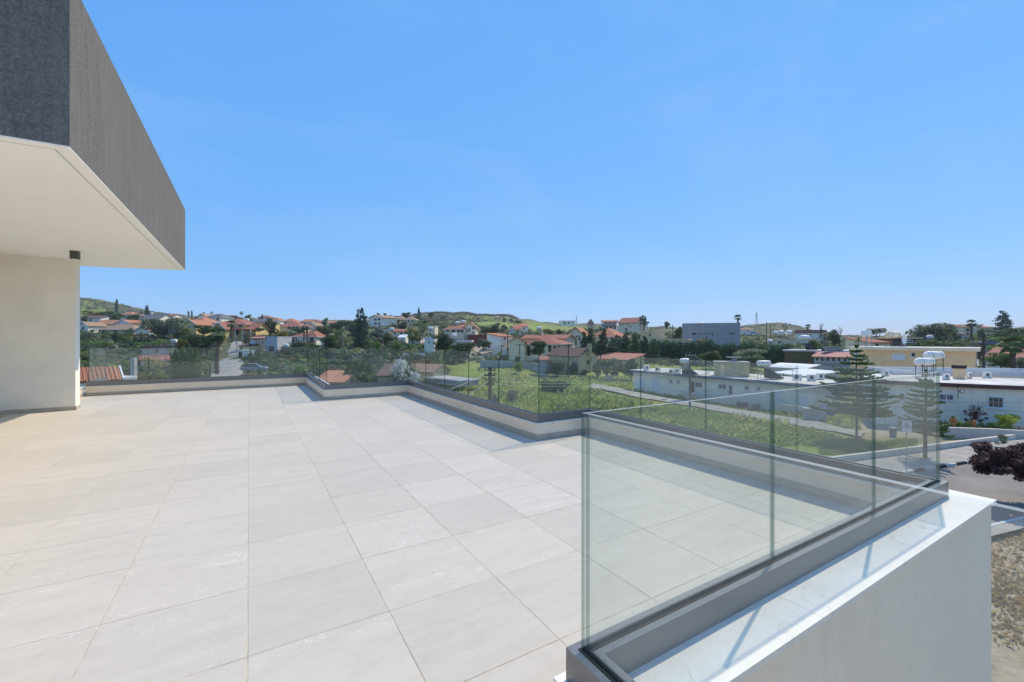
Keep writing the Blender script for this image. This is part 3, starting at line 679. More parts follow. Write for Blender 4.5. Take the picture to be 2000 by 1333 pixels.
        slab((x1 + ov, y0 - ov, h - e), (x1 + ov, y1 + ov, h - e), (0, y1 + ov, h + rh), (0, y0 - ov, h + rh))
        ro = mb.build('roof', rm, t)
        if kw.get('trim'):
            y = y0 - ov; m2 = MB()
            for s in (-1, 1):
                xa = s * (Ln / 2 + ov)
                pb = [(xa, y - .08, h - e - .1), (0, y - .08, h + rh - .1), (0, y + .02, h + rh - .1), (xa, y + .02, h - e - .1)]
                m2.hexa(pb, [(p[0], p[1], p[2] + th + .2) for p in pb])
            m2.build('verge_board', M['trim'], ro)
    elif kind == 'hip':
        hr = max((Ln - dp) / 2, .05); e = rh * ov / (dp / 2)
        a, b, c2, d = (x0 - ov, y0 - ov, h - e), (x1 + ov, y0 - ov, h - e), (x1 + ov, y1 + ov, h - e), (x0 - ov, y1 + ov, h - e); p, q = (-hr, 0, h + rh), (hr, 0, h + rh)
        if dp > Ln:
            hr = (dp - Ln) / 2; p, q = (0, -hr, h + rh), (0, hr, h + rh)
            for f in ([a, b, p], [b, c2, q, p], [c2, d, q], [d, a, p, q]): mb.face(f)
        else:
            for f in ([a, b, q, p], [b, c2, q], [c2, d, p, q], [d, a, p]): mb.face(f)
        lo = lambda v: (v[0], v[1], v[2] - .16)
        mb.face([lo(d), lo(c2), lo(b), lo(a)])
        for s1, s2 in ((a, b), (b, c2), (c2, d), (d, a)): mb.face([lo(s1), lo(s2), s2, s1], 1)
        ro = mb.build('roof', [rm, M['trim']], t)
    elif kind == 'mono':                                    # falls towards the front
        slab((x0 - ov, y0 - ov, h - rh * .12), (x1 + ov, y0 - ov, h - rh * .12), (x1 + ov, y1 + ov, h + rh), (x0 - ov, y1 + ov, h + rh)); ro = mb.build('roof', rm, t)
        m2 = MB(); m2.hexa([(x0, y0 + .01, h), (x1, y0 + .01, h), (x1, y1, h), (x0, y1, h)], [(x0, y0 + .01, h + .01), (x1, y0 + .01, h + .01), (x1, y1, h + rh * .93), (x0, y1, h + rh * .93)]); m2.build('upper_wall', wm, t)
    else: ro = t
    if kw.get('chimney'):
        cx = kw['chimney']; m2 = MB(); m2.box(cx - .35, cx + .35, -.35, .35, h, h + rh + .9); m2.box(cx - .45, cx + .45, -.45, .45, h + rh + .9, h + rh + 1.05); m2.build('chimney', wm, ro)
    for wd in wins:
        ua, va, ub, vb2 = wd[:4]; k = wd[4] if len(wd) > 4 else 'w'
        ta, tb = proj_t(P0, ex, ua), proj_t(P0, ex, ub); q = P0 + ex * (ta + tb) / 2; dd = q.x * SN + q.y * CS
        za, zb2 = EYE - (va - CY) / F * dd, EYE - (vb2 - CY) / F * dd
        window(t, (ta + tb) / 2 - Ln / 2, (za + zb2) / 2 - zb, abs(tb - ta), abs(za - zb2), k, y0)
    for (x, z, w, hh, k) in kw.get('right', ()):             # windows of the right-hand end wall
        window(t, x1, z, w, hh, k, x, R(90))
    for (x, z, w, hh, k) in kw.get('left', ()):
        window(t, x0, z, w, hh, k, x, R(-90))
    if kw.get('porch'):                                      # a tiled lean-to with posts in front
        xa, xb, zp, pdp, pm = kw['porch']; m2 = MB()
        m2.hexa([(xa, y0 - pdp, zp - .5), (xb, y0 - pdp, zp - .5), (xb, y0 - .003, zp), (xa, y0 - .003, zp)], [(xa, y0 - pdp, zp - .38), (xb, y0 - pdp, zp - .38), (xb, y0 - .003, zp + .12), (xa, y0 - .003, zp + .12)])
        pr = m2.build('porch_roof', M[pm], t); n = max(2, int((xb - xa) / 2.6) + 1)
        for i in range(n):
            x = xa + .15 + (xb - xa - .3) * i / (n - 1); m2 = MB(); m2.box(x - .12, x + .12, y0 - pdp + .05, y0 - pdp + .29, -1, zp - .5); m2.build('porch_post', M['trim'], t)
    if kw.get('cols'):
        for i in range(kw['cols'] - 1):
            pass
    return t

# --- left-hand hillside village
H('villa', 'low peach villa with tan hipped roof behind the bushes at far left', 192, 172, 262, 172, 643, 657, 8, 'peach', ('hip', 1.9, 'r_tan', .6), [(191.8 + 1, 645, 196, 652, 'o'), (199, 645, 204, 653, 'o'), (222, 646, 228, 652, 'b')])
H('villa', 'orange roofed villa with big white gable at left behind the peach villa', 222, 195, 258, 195, 634, 650, 10, 'white2', ('gy', 2.0, 'r_orange', .5), [(236, 638, 242, 644, 'w')], trim=True)
H('villa', 'long orange tiled house wing left of the white gable', 186, 198, 224, 198, 633, 648, 8, 'beige', ('gx', 1.8, 'r_orange', .5), [(196, 637, 200, 642, 'w')])
H('house', 'cream house with flat brown eaves right of the white gable', 256, 190, 292, 190, 632, 648, 9, 'beige', ('gx', 1.2, 'r_orange', .5), [(281, 636, 286, 643, 'b')])
H('cottage', 'small white cottage with orange gable roof below the cream house', 264, 166, 290, 166, 646, 655, 7, 'white2', ('gy', 1.3, 'r_orange', .5), [(274, 648, 278, 653, 'w')], trim=True)
H('cottage', 'small white gabled house at the far left edge beside the wall pier', 154, 178, 172, 178, 636, 646, 8, 'white2', ('gy', 1.4, 'r_tan', .5), [(160, 639, 165, 645, 'o')], trim=True)
H('bungalow', 'long white bungalow with grey roof at far left under the green hill', 152, 225, 196, 225, 621, 630, 9, 'white2', ('gx', 1.2, 'r_brown', .5), [(160, 623, 164, 627, 'w'), (174, 623, 180, 628, 'w')])
H('villa', 'salmon house with orange hipped roof right of the tall cypress', 236, 265, 258, 265, 614, 624, 8, 'peach', ('hip', 1.6, 'r_orange', .7), [(240, 616, 245, 621, 'o'), (249, 616, 253, 621, 'b')])
H('villa', 'white walled house with grey slab roof and tall white chimney left of the olive tree', 272, 212, 308, 212, 624, 640, 11, 'white2', ('gx', 2.6, 'r_grey', .4), [(280, 627, 286, 632, 'o'), (296, 628, 302, 634, 'w')], chimney=-3)
H('villa', 'salmon house with bright orange hipped roof behind the olive tree', 370, 188, 400, 188, 628, 642, 9, 'peach', ('hip', 2.0, 'r_orange', .6), [(382, 629, 386, 634, 'w'), (390, 629, 397, 636, 'b')])
H('cottage', 'yellow gabled house with white verge boards in front of the salmon house', 358, 165, 383, 165, 634, 650, 9, 'yellow', ('gy', 1.7, 'r_orange', .5), [(368, 637, 373, 643, 'w')], trim=True)
H('house', 'two storey white house with dark grey roof on the left hillside', 404, 202, 432, 202, 619, 638, 9, 'white2', ('hip', 1.6, 'r_grey', .5), [(406, 621, 411, 628, 'b'), (416.5, 621, 419, 624, 'w'), (423, 621, 427, 626, 'b')])
H('house', 'white gabled wing left of the two storey white house', 384, 206, 404, 206, 621, 638, 9, 'white2', ('gy', 1.8, 'r_tan', .5), [(397, 619.5 + 3, 400, 625, 'w')])
H('villa', 'big yellow villa with orange hipped roof and white verge boards', 420, 150, 478, 150, 632, 660, 10, 'yellow', ('hip', 1.9, 'r_red', .6), [(466.5, 632.5, 473, 638, 'b'), (424, 634, 430, 638, 'w'), (443, 646, 447, 654, 'o'), (452, 646, 456, 655, 'o'), (461, 645, 467, 654, 'b')], porch=(-5, 8.5, 3.3, 2.2, 'r_red'))
H('villa', 'yellow gabled wing at the left front of the big yellow villa', 416, 145, 440, 145, 642, 662, 6, 'yellow', ('gy', 1.9, 'r_red', .5), [(424, 646, 429, 653, 'o')], trim=True)
H('villa', 'yellow side wing with sloping orange roof right of the big yellow villa', 478, 150, 499, 150, 644, 658, 8, 'yellow', ('gx', 2.2, 'r_red', .5), [(486, 646, 491, 652, 'w')])
H('house', 'pale yellow two storey house with grey roof beside the big yellow villa', 486, 176, 523, 176, 628, 645, 9, 'yellow', ('hip', 1.3, 'r_grey', .4), [(496, 631, 500, 636, 'b'), (503, 632, 507, 639, 'w')])
H('house', 'reddish roofed house on the skyline above the pale yellow house', 503, 262, 525, 262, 620, 627, 9, 'peach', ('hip', 1.3, 'r_red', .5), [(509, 621, 512, 625, 'o')])
H('house', 'blue grey modern house block with roof terrace in front of the yellow villas', 518, 108, 541.5, 108, 658.5, 689, 7, 'bluegrey', ('flat', .12, 'bluegrey', .05), [(525.5, 677, 535, 686, 'x'), (520, 676, 522.5, 680, 'w')], top='screed')
H('house', 'low white wing with balcony left of the blue grey house block', 489, 109, 518, 109, 673, 690, 7, 'white2', ('flat', .15, 'trim', .1), [(506, 677, 511, 684, 'w')], top='concrete', kerb=.9)
H('shed', 'small tan shed with dark roof left of the blue grey house', 467, 106, 492, 106, 676.5, 687, 4, 'yellow', ('mono', .5, 'r_brown', .2), [(470, 678, 473, 683, 'o')], cat='shed')
H('garage', 'white flat roofed garage with open dark doorway beside the uphill road', 465, 101, 494, 101, 686, 700, 5, 'white2', ('flat', .2, 'trim', .1), [(466, 687.5, 473, 699.5, 'o')], cat='garage')
H('house', 'white house with red ribbed roof and grey upper storey seen through the far left glass', 275, 105, 329, 108.4, 704.5, 728, 6, 'white2', ('gx', .9, 'r_red', .35), [(313, 708, 318, 716, 'w'), (290, 708, 295, 715, 'w')], ribs=7)
H('house', 'grey upper storey with dark canopy above the red ribbed roof', 277, 112, 329, 115.5, 681, 712, 4, 'concrete', ('flat', .7, 'r_brown', .3), [(302, 681, 309, 690, 'o')], top='r_brown')
H('outhouse', 'near red and cream tiled roof at the far left below the glass', 130, 38, 234, 40.6, 748, 775, 4.4, 'white2', ('gx', 1.0, 'r_orange', .2), [], ribs=6, trim=True, cat='outhouse')
H('outhouse', 'low white flat roof right of the near tiled roof at far left', 241, 47, 263, 48, 741, 755, 2, 'white2', ('flat', .25, 'r_white', .15), [], cat='outhouse')
# --- centre left
H('bungalow', 'cream bungalow with broad red hipped roof on the slope left of the twin palms', 545, 190, 586, 190, 636.5, 645, 10, 'beige', ('hip', 2.1, 'r_red', .7), [(562, 638.5, 568, 643.5, 'o'), (571, 638.5, 576, 643, 'o'), (578, 638.5, 583, 643, 'b')])
H('house', 'orange roofed house behind the cream bungalow on the skyline', 550, 242, 574, 242, 627.5, 634, 9, 'white2', ('hip', 1.6, 'r_orange', .6), [(556, 629, 560, 632, 'w')])
H('house', 'white house with orange roof on the skyline above the white villa', 590, 232, 607, 232, 629, 638, 9, 'white2', ('gx', 1.4, 'r_orange', .5), [(594, 631, 598, 635, 'w')])
H('house', 'cream house with pinkish roof on the skyline left of the round tree', 608, 236, 627, 236, 628.5, 637, 8, 'beige', ('hip', 1.2, 'r_pink', .5), [(613, 630, 616, 634, 'b')])
H('cottage', 'small cream gabled house below the skyline houses', 601, 205, 617, 205, 636, 644, 8, 'beige', ('gy', 1.3, 'r_tan', .4), [(607, 637, 610, 641, 'w')], trim=True)
H('villa', 'white two storey villa with orange hipped roof and twin palm trunks in front', 570, 126, 596, 121, 656.5, 682, 7, 'white2', ('hip', 1.3, 'r_red', .6), [(571.5, 660, 574.5, 666.5, 'o'), (577.5, 660.5, 580, 667, 'o'), (581.5, 663.5, 584, 671, 'x')])
H('villa', 'white right wing of the two storey villa with brown windows', 596, 121, 617.5, 121, 656.5, 682, 6, 'white2', ('hip', 1.3, 'r_red', .5), [(605, 660, 612.5, 666.5, 'b'), (599, 660, 602, 666, 'b'), (607.5, 674, 614.5, 681, 'b')], porch=(-.6, 1.6, 2.0, 1.0, 'r_red'))
H('cottage', 'low orange roofed cottage left of the white two storey villa', 554, 128, 569, 128, 668, 678, 6, 'peach', ('gx', 1.2, 'r_orange', .4), [(559, 670, 563, 675, 'o')])
H('villa', 'large white hillside house with brown gable roof right of the tall dark conifer', 720, 232, 746, 226, 622, 638, 10, 'white2', ('gy', 1.5, 'r_tan', .6), [(730.5, 622.5, 735.5, 626, 'b'), (738, 622.5, 742.5, 626, 'b'), (731, 630.5, 735.5, 634, 'b'), (738.5, 630.5, 742.5, 634, 'b')])
H('villa', 'white porch wing of the large hillside house', 712, 234, 722, 233, 628, 638, 8, 'white2', ('hip', 1.2, 'r_pink', .5), [(716, 631, 719, 635, 'o')])
H('bungalow', 'pale stone bungalow with tan hipped roof on the hill behind a dark round tree', 766, 242, 790, 242, 623.5, 632, 10, 'beige', ('hip', 2.0, 'r_tan', .6), [(776, 625, 780, 629, 'o'), (784, 625, 787, 630, 'w')])
H('bungalow', 'right wing of the pale stone bungalow with columned porch', 791, 240, 811, 240, 624, 633, 9, 'beige', ('hip', 1.6, 'r_tan', .6), [(797, 625.5, 800, 631, 'o'), (804, 625.5, 807, 631, 'o')])
H('house', 'flat roofed cream house with terracotta lean-to in the middle distance', 738, 172, 762, 172, 645, 656, 9, 'beige', ('flat', .25, 'trim', .2), [(741, 647, 745, 652, 'o'), (753, 647, 757, 651, 'w')])
H('house', 'cream house under a long red lean-to roof behind the palm shrubs', 764, 170, 793, 170, 648, 658, 7, 'beige', ('mono', .9, 'r_red', .4), [(769, 649.5, 773, 654, 'w'), (781, 649.5, 786, 655, 'o')])
H('house', 'narrow cream two storey house with balcony left of the orange roofed villa', 836, 170, 849, 170, 638, 658, 8, 'beige', ('flat', .2, 'trim', .15), [(837.5, 642, 841, 646.5, 'o'), (838, 651, 842, 656, 'o')])
H('villa', 'large cream villa with bright orange roof and roof tanks in the centre', 868, 150, 906, 146, 642, 662, 9, 'beige', ('hip', 2.1, 'r_orange', .6), [(871.5, 644.5, 877, 649, 'o'), (882.5, 644.5, 889, 649.5, 'o'), (893, 644.5, 899, 649.5, 'o'), (900.5, 644, 905, 649, 'b')])
H('villa', 'tall gabled end of the orange roofed villa in the centre', 905, 147, 930, 147, 640, 664, 10, 'beige', ('gy', 1.8, 'r_orange', .5), [(911.5, 644, 914, 648, 'b'), (915.5, 641, 918, 648, 'o'), (922.5, 638.5, 925.5, 643, 'b'), (927, 638.5, 929, 643, 'b'), (923, 648, 926, 653, 'o')])
H('house', 'white flat roofed house in front of the orange roofed villa', 884, 118, 919, 118, 668, 684, 6, 'white2', ('flat', .35, 'trim', .35), [(891.5, 670, 896, 675.5, 'b'), (902, 671, 905.5, 677.5, 'o')], top='screed')
H('house', 'long dark red walled building right of the orange roofed villa', 913, 140, 957, 140, 655, 672, 8, 'red', ('flat', .15, 'red', .05), [], cat='building')
H('house', 'white flat roofed box house right of the dark red building', 951.5, 128, 987, 128, 659.5, 674, 8, 'white2', ('flat', .25, 'trim', .1), [(962, 663, 964, 667.5, 'o'), (977, 662.5, 983, 667.5, 'b')], top='screed')
H('house', 'white block house with bare walls left of the glossy dark tree', 829, 117, 848, 117, 664, 684, 6, 'white2', ('flat', .15, 'trim', .05), [(836, 660.5 + 6, 840, 671, 'w')], top='screed', kerb=.5)
H('house', 'small white house behind palms in the centre left', 778, 135, 792, 135, 660, 672, 6, 'white2', ('gx', .8, 'r_white', .2), [(783, 663, 787, 668, 'w')])
H('house', 'long white house behind the palm shrubs left of the block house', 797, 130, 822, 130, 660.5, 674, 6, 'white2', ('flat', .2, 'trim', .1), [(803, 663, 806, 668, 'o'), (813, 663, 816, 668, 'w')])
H('house', 'yellow hilltop house on the green hill in the centre', 963, 455, 980, 455, 619.5, 627, 10, 'yellow', ('hip', 1.5, 'r_tan', .5), [(967, 621, 970, 624, 'o'), (974, 621, 977, 624, 'o')])
H('house', 'white house with long orange gable roof on the slope left of the green field', 1018, 225, 1031, 225, 638, 648, 10, 'white2', ('gx', 1.6, 'r_orange', .5), [(1022, 640, 1025, 644, 'w')])
H('house', 'orange roofed white house left of the long orange gable', 1004, 218, 1018, 218, 643, 652, 9, 'white2', ('gx', 2.2, 'r_orange', .5), [(1009, 645, 1012, 649, 'w')])
H('cottage', 'tiny orange gabled cottage between dark trees and the beige bungalow', 995, 212, 1003, 212, 644, 652, 6, 'white2', ('gy', 1.6, 'r_orange', .4), [(998, 646, 1000, 649, 'o')])
H('house', 'white house with orange lean-to roof behind the wooden pole', 977, 118, 1002, 122, 657.5, 668, 5, 'white2', ('mono', .8, 'r_orange', .3), [(984, 660, 988, 664, 'o')])
H('bungalow', 'beige bungalow gable end facing the meadow beside the tall wooden pole', 994, 108, 1025, 108, 668.5, 704, 11, 'beige', ('gy', 1.3, 'r_red', .5), [])
H('bungalow', 'red roofed porch wing of the beige bungalow with arches behind the round tree', 1025, 110, 1094, 106, 670.5, 700, 9, 'beige', ('hip', 1.5, 'r_red', .6), [(1029, 676, 1036, 696, 'o'), (1071, 674.5, 1077, 688, 'o'), (1081, 676, 1087, 688, 'o'), (1090, 675, 1093, 684, 'o')])
H('bungalow', 'salmon upper part of the bungalow with brown roof edge and chimney', 1018, 124, 1104, 118, 662, 690, 8, 'peach', ('gx', 1.0, 'r_red', .4), [(1098, 668, 1102, 674, 'w')], chimney=-2)
H('villa', 'long gabled villa with orange roof behind the dark conifers', 1106, 152, 1142, 150, 655, 680, 14, 'beige', ('gy', 2.7, 'r_orange', .6), [(1136, 643.5 + 5, 1139.5, 654, 'o'), (1124.5, 656, 1128.5, 660, 'o'), (1130, 656, 1134, 666, 'w')])
H('villa', 'orange hipped right wing of the long gabled villa', 1150, 156, 1204, 150, 657, 676, 12, 'beige', ('hip', 2.9, 'r_orange', .6), [(1192, 659, 1197, 665, 'w')])
H('cottage', 'old stone cottage with brown tiled roof and white chimney behind the meadow', 1070, 96, 1130, 90, 694, 722, 6.5, 'stone', ('gx', 1.5, 'r_brown', .3), [(1085, 699, 1090, 705, 'b')], right=[(0, 1.8, .7, .9, 'b')], chimney=4.6)
H('shed', 'long low shed with pinkish red roof right of the stone cottage', 1156, 101, 1228, 92, 700, 722, 5, 'stone', ('mono', 1.1, 'r_pink', .3), [(1180, 704, 1184, 712, 'o'), (1205, 704, 1212, 714, 'o')], cat='shed')
H('outhouse', 'grey concrete outhouse with red roof edge left of the stone cottage', 1054, 88, 1072, 88, 704, 742, 4, 'concrete', ('mono', .5, 'r_red', .2), [], cat='outhouse')
H('house', 'white modern house on the far green ridge', 1094, 500, 1124, 500, 627.5, 634, 12, 'white2', ('flat', .5, 'trim', .3), [(1100, 629, 1105, 633, 'o'), (1109, 629, 1113, 633, 'o'), (1117, 629, 1120, 632, 'o')])
H('house', 'white two storey house with red roof and arched porch on the ridge', 1175, 222, 1204, 220, 629, 647, 9, 'white2', ('gx', .9, 'r_pink', .5), [(1181, 629.8, 1186, 632.5, 'b'), (1189, 629.8, 1194, 632.5, 'b'), (1197, 629.8, 1202, 632.5, 'b'), (1190, 637.5, 1196, 644, 'o'), (1182, 637.5, 1187, 643, 'o'), (1199, 637.5, 1203, 643, 'o')], porch=(-3.8, 3.9, 3.2, 1.8, 'r_red'))
H('house', 'tall cream house with steep orange gable roof on the ridge', 1208, 216, 1246, 210, 631, 649, 11, 'beige', ('gx', 2.5, 'r_red', .5), [(1210, 633, 1212.5, 636, 'o'), (1215.5, 633, 1218, 636, 'o'), (1222.5, 632.5, 1225, 635, 'o'), (1226.5, 632.5, 1229, 635, 'o'), (1231, 637, 1233, 640, 'o'), (1221, 641, 1225, 646, 'o')])
H('house', 'tan flat roofed house block above the dark conifer hedge', 1266, 138, 1298, 138, 649.5, 672, 8, 'tan', ('flat', .2, 'tan', .1), [(1268, 652, 1271, 657.5, 'o')])
H('house', 'low tan flat roofed house front between hedge and grey block', 1288, 132, 1342, 128, 664.5, 680, 7, 'beige', ('flat', .35, 'tan', .4), [(1305.5, 668.5, 1313, 673, 'o'), (1323.5, 668, 1331, 673.5, 'o'), (1294, 669.5, 1297, 672, 'o')], top='concrete')
H('warehouse', 'large plain grey block building with a row of small square windows', 1334, 146, 1446, 140, 633.5, 684, 18, 'block', ('flat', .25, 'block', .05), [(1352, 650, 1359, 655, 'o'), (1363, 650, 1365.5, 653, 'o'), (1369, 650, 1372, 653, 'o'), (1377, 650, 1380, 653, 'o'), (1383.5, 650, 1386.5, 653, 'o'), (1390, 650, 1393, 656, 'o'), (1424, 650, 1436, 653, 'o')], cat='building')
H('house', 'small white house with flat roof left of the tall dark conifer', 668, 214, 690, 214, 640, 648, 8, 'white2', ('flat', .25, 'trim', .1), [(673, 641.5, 677, 645, 'o'), (682, 641.5, 685, 645, 'w')])
H('cottage', 'white cottage with pinkish roof on the skyline left of the dark tree clump', 639, 246, 652, 246, 631, 637, 8, 'white2', ('gx', 1.1, 'r_pink', .4), [(644, 632, 647, 635, 'o')])
H('cottage', 'orange roofed cottage on the skyline right of the two slim cypresses', 436, 268, 452, 268, 620, 627, 8, 'beige', ('gx', 1.3, 'r_orange', .4), [(442, 621.5, 445, 625, 'o')])
H('house', 'red roofed house on the skyline above the olive tree at left', 318, 262, 338, 262, 618, 626, 8, 'white2', ('gx', 1.3, 'r_red', .4), [(325, 619.5, 328, 623, 'o')])
H('house', 'white house with orange roof between pale yellow house and brownish tree', 528, 236, 545, 236, 626, 634, 8, 'white2', ('hip', 1.4, 'r_orange', .4), [(534, 627.5, 537, 631, 'o')])
H('house', 'cream house with tan roof on the slope above the red lean-to roof', 800, 262, 822, 262, 630, 637, 8, 'beige', ('hip', 1.3, 'r_tan', .4), [(808, 631.5, 811, 635, 'o')])
# --- right
H('bungalow', 'long shabby white bungalow with flat roof and blue grey eaves beyond the meadow', 1237, 67, 1586, 46, 727, 759.5, 7.2, 'white', ('flat', .34, 'fascia_blue', .45),
  [(1250, 739, 1259.5, 757, 's'), (1275.5, 740, 1289, 760.5, 's'), (1306.5, 741.5, 1314, 749.5, 'g'), (1321.5, 742.5, 1328, 750.5, 'g'), (1349, 746, 1356, 769, 'x'), (1357, 746.5, 1372, 758, 'g'), (1402.5, 750, 1419.5, 761, 'g'), (1422.5, 752.5, 1431.5, 772, 'g'), (1454, 754, 1463.5, 763, 'g'), (1477, 755.5, 1486, 764.5, 'g'), (1514, 762, 1529, 792, 's'), (1560, 765, 1577, 797, 's')], top='screed', found=1.2)
H('shed', 'white sheet roofed shed behind the long white bungalow', 1512, 66, 1574, 60, 729, 745, 5, 'bluegrey', ('mono', .5, 'r_white', .3), [(1534, 731, 1536, 738, 'o')], cat='shed')
H('shed', 'upper white sheet roof behind the first white shed', 1498, 72, 1572, 67, 717.5, 738, 4, 'bluegrey', ('mono', .45, 'r_white', .3), [], cat='shed')
H('house', 'low dark brown house with solar tank on its flat roof', 1532, 92, 1660, 84, 686, 722, 8, 'brown', ('flat', .28, 'trim', .3), [], top='screed')
H('house', 'glazed porch with pink awning roof in front of the dark brown house', 1590, 84, 1660, 80, 697, 722, 2.5, 'concrete', ('mono', .75, 'awning', .35), [(1592, 698, 1600, 706, 'w'), (1602.5, 698, 1610, 707, 'w'), (1613, 698, 1621, 707.5, 'w'), (1624, 698, 1632, 707.5, 'w'), (1635, 698, 1643, 707.5, 'w'), (1646, 698, 1655, 708, 'w')], cat='porch')
H('house', 'tan flat roofed building with white roller shutter at right', 1661, 62, 1906, 53, 683.5, 738, 9, 'tan', ('flat', .42, 'beige', .35), [(1742, 691, 1768, 703, 's'), (1779, 688.5, 1789, 698, 'w'), (1801, 689, 1811, 699, 'w'), (1667, 685, 1676, 702, 's')], top='screed')
H('house', 'white house with brown eaves and barred windows beside the street at right', 1706, 41.6, 2110, 34.6, 749, 835, 9, 'white', ('flat', .34, 'fascia_brown', .3),
  [(1722, 765, 1736, 779, 'g'), (1755, 768, 1768, 782, 'g'), (1833, 769.5, 1863.5, 783, 'g'), (1928, 775, 1961, 797.5, 'g'), (2040, 780, 2070, 803, 'g')], top='screed', found=1.0)
H('house', 'flat roofed house with low white parapets behind the brown eaved house', 1745, 47.5, 2080, 44, 731, 800, 5, 'white', ('flat', .12, 'trim', .1), [], top='screed', kerb=.38)
H('house', 'white house with pinkish tiled roof right of the tan building behind a palm', 1925, 70, 2080, 62, 698, 722, 7, 'white2', ('gx', 1.5, 'r_pink', .4), [(1960, 702, 1966, 709, 'w')])
H('house', 'beige villa with pink roofs on the hill at far right', 1883, 172, 1906, 172, 639, 656, 9, 'beige', ('mono', 1.2, 'r_pink', .4), [(1887, 642, 1893, 648, 'o'), (1899, 642, 1904, 648, 'o'), (1888, 650, 1892, 655, 'o')])
H('house', 'tall right block of the beige hill villa with brown band', 1921, 168, 1944, 168, 640, 658, 9, 'beige', ('mono', 1.3, 'r_pink', .4), [(1924, 645.5, 1943, 648.5, 'x'), (1928, 651, 1932, 656, 'o')])
H('house', 'middle block of the beige hill villa with balcony', 1907, 170, 1920, 170, 635, 657, 9, 'beige', ('flat', .2, 'tan', .1), [(1910, 637, 1914, 641, 'o'), (1909, 649, 1914, 655, 'o')])
H('carport', 'small carport with pinkish roof left of the beige hill villa', 1864, 160, 1884, 160, 652.5, 662, 6, 'beige', ('mono', .9, 'r_pink', .3), [(1866, 653.5, 1882, 661.5, 'o')], cat='carport')
H('house', 'brown walled house behind the tan building with small orange roof', 1702, 88, 1738, 88, 669.5, 690, 7, 'beige', ('mono', .9, 'r_red', .3), [(1710, 672, 1716, 677, 'o')])
H('house', 'long dark brown house behind the rooftop tanks at right', 1738, 92, 1800, 92, 662, 688, 7, 'brown', ('flat', .25, 'tan', .2), [(1770, 664.5, 1782, 669.5, 'w')])
H('house', 'reddish roofed house behind bare trees left of the dark brown house', 1570, 172, 1612, 170, 651, 668, 9, 'white2', ('flat', 1.2, 'r_red', .3), [(1578, 654, 1584, 659, 'o')])
H('house', 'tan house with roof tanks above the hedge at right of the grey block', 1514, 142, 1556, 140, 664, 682, 9, 'beige', ('flat', .25, 'tan', .2), [(1520, 667, 1525, 671, 'o')])
H('house', 'white house on the slope behind the palm beyond the grey block', 1456, 300, 1474, 300, 644, 652, 10, 'white2', ('hip', 1.6, 'r_tan', .5), [(1460, 646, 1463, 649, 'o')])
H('house', 'pale house with pinkish hipped roof left of the long green hedge gap', 1166 - 15, 232, 1158 + 2, 232, 633, 641, 7, 'peach', ('hip', 2.6, 'r_pink', .4), [(1153, 635, 1156, 638, 'w')])
H('outhouse', 'tiled roof shed with grey concrete slab in the green below the terrace', 801, 66, 846, 64, 725, 745, 4, 'stone', ('gx', .9, 'r_tan', .3), [], cat='shed', found=1)
H('outhouse', 'collapsed brown tiled roof among the shrubs left of the tiled shed', 738, 62, 768, 62, 734, 752, 4, 'stone', ('mono', 1.3, 'r_brown', .3), [], cat='shed')
H('outhouse', 'red tiled low roof among the shrubs at the jutting glass corner', 612, 56, 668, 56, 747, 765, 5, 'stone', ('mono', 1.0, 'r_orange', .3), [], cat='shed')
H('shelter', 'low flat concrete shelter roof on the green slope right of the tiled shed', 832, 64, 898, 58, 738, 742, 3.2, 'concrete', ('flat', .16, 'r_white', .2), [], found=.35, cat='shelter', top='concrete')
# ------------------------------------------------------------------ plants
def quads_mesh(name, P, mats, mi=None, tri=False):
    """P: (n,4,3) array of quads"""
    n = len(P); me = bpy.data.meshes.new(name)
    me.vertices.add(n * 4); me.vertices.foreach_set('co', P.reshape(-1).astype(np.float32))
    me.loops.add(n * 4); me.loops.foreach_set('vertex_index', np.arange(n * 4, dtype=np.int32))
    me.polygons.add(n); me.polygons.foreach_set('loop_start', np.arange(0, n * 4, 4, dtype=np.int32)); me.polygons.foreach_set('loop_total', np.full(n, 4, np.int32))
    for m in (mats if isinstance(mats, (list, tuple)) else [mats]): me.materials.append(m)
    if mi is not None: me.polygons.foreach_set('material_index', mi)
    me.update(calc_edges=True); return me
def leaves(rng, C, Nrm, size, aspect=.55):
    """one quad per centre: a pointed leaf or twig clump lying roughly across Nrm"""
    n = len(C)
    a = rng.normal(size=(n, 3)); a -= (a * Nrm).sum(1, keepdims=True) * Nrm; a /= np.linalg.norm(a, axis=1, keepdims=True) + 1e-9
    b = np.cross(Nrm, a); s = (size * rng.uniform(.6, 1.35, n))[:, None]
    return np.stack([C - a * s * .5, C - b * s * aspect * .5 + a * s * .05, C + a * s * .5, C + b * s * aspect * .5 + a * s * .05], 1)
def cloud(seed, blobs, n, size, jitter=.55, shell=.45):
    rng = np.random.default_rng(seed); B = np.array(blobs, float)
    vol = B[:, 3] * B[:, 4]; k = rng.choice(len(B), n, p=vol / vol.sum())
    d = rng.normal(size=(n, 3)); d /= np.linalg.norm(d, axis=1, keepdims=True)
    r = rng.uniform(shell, 1.0, n) ** .6
    rad = np.stack([B[k, 3], B[k, 3], B[k, 4]], 1); C = B[k, :3] + d * r[:, None] * rad
    nn = d + rng.normal(size=(n, 3)) * jitter; nn[:, 2] += .7; nn /= np.linalg.norm(nn, axis=1, keepdims=True)
    return leaves(rng, C, nn, size)
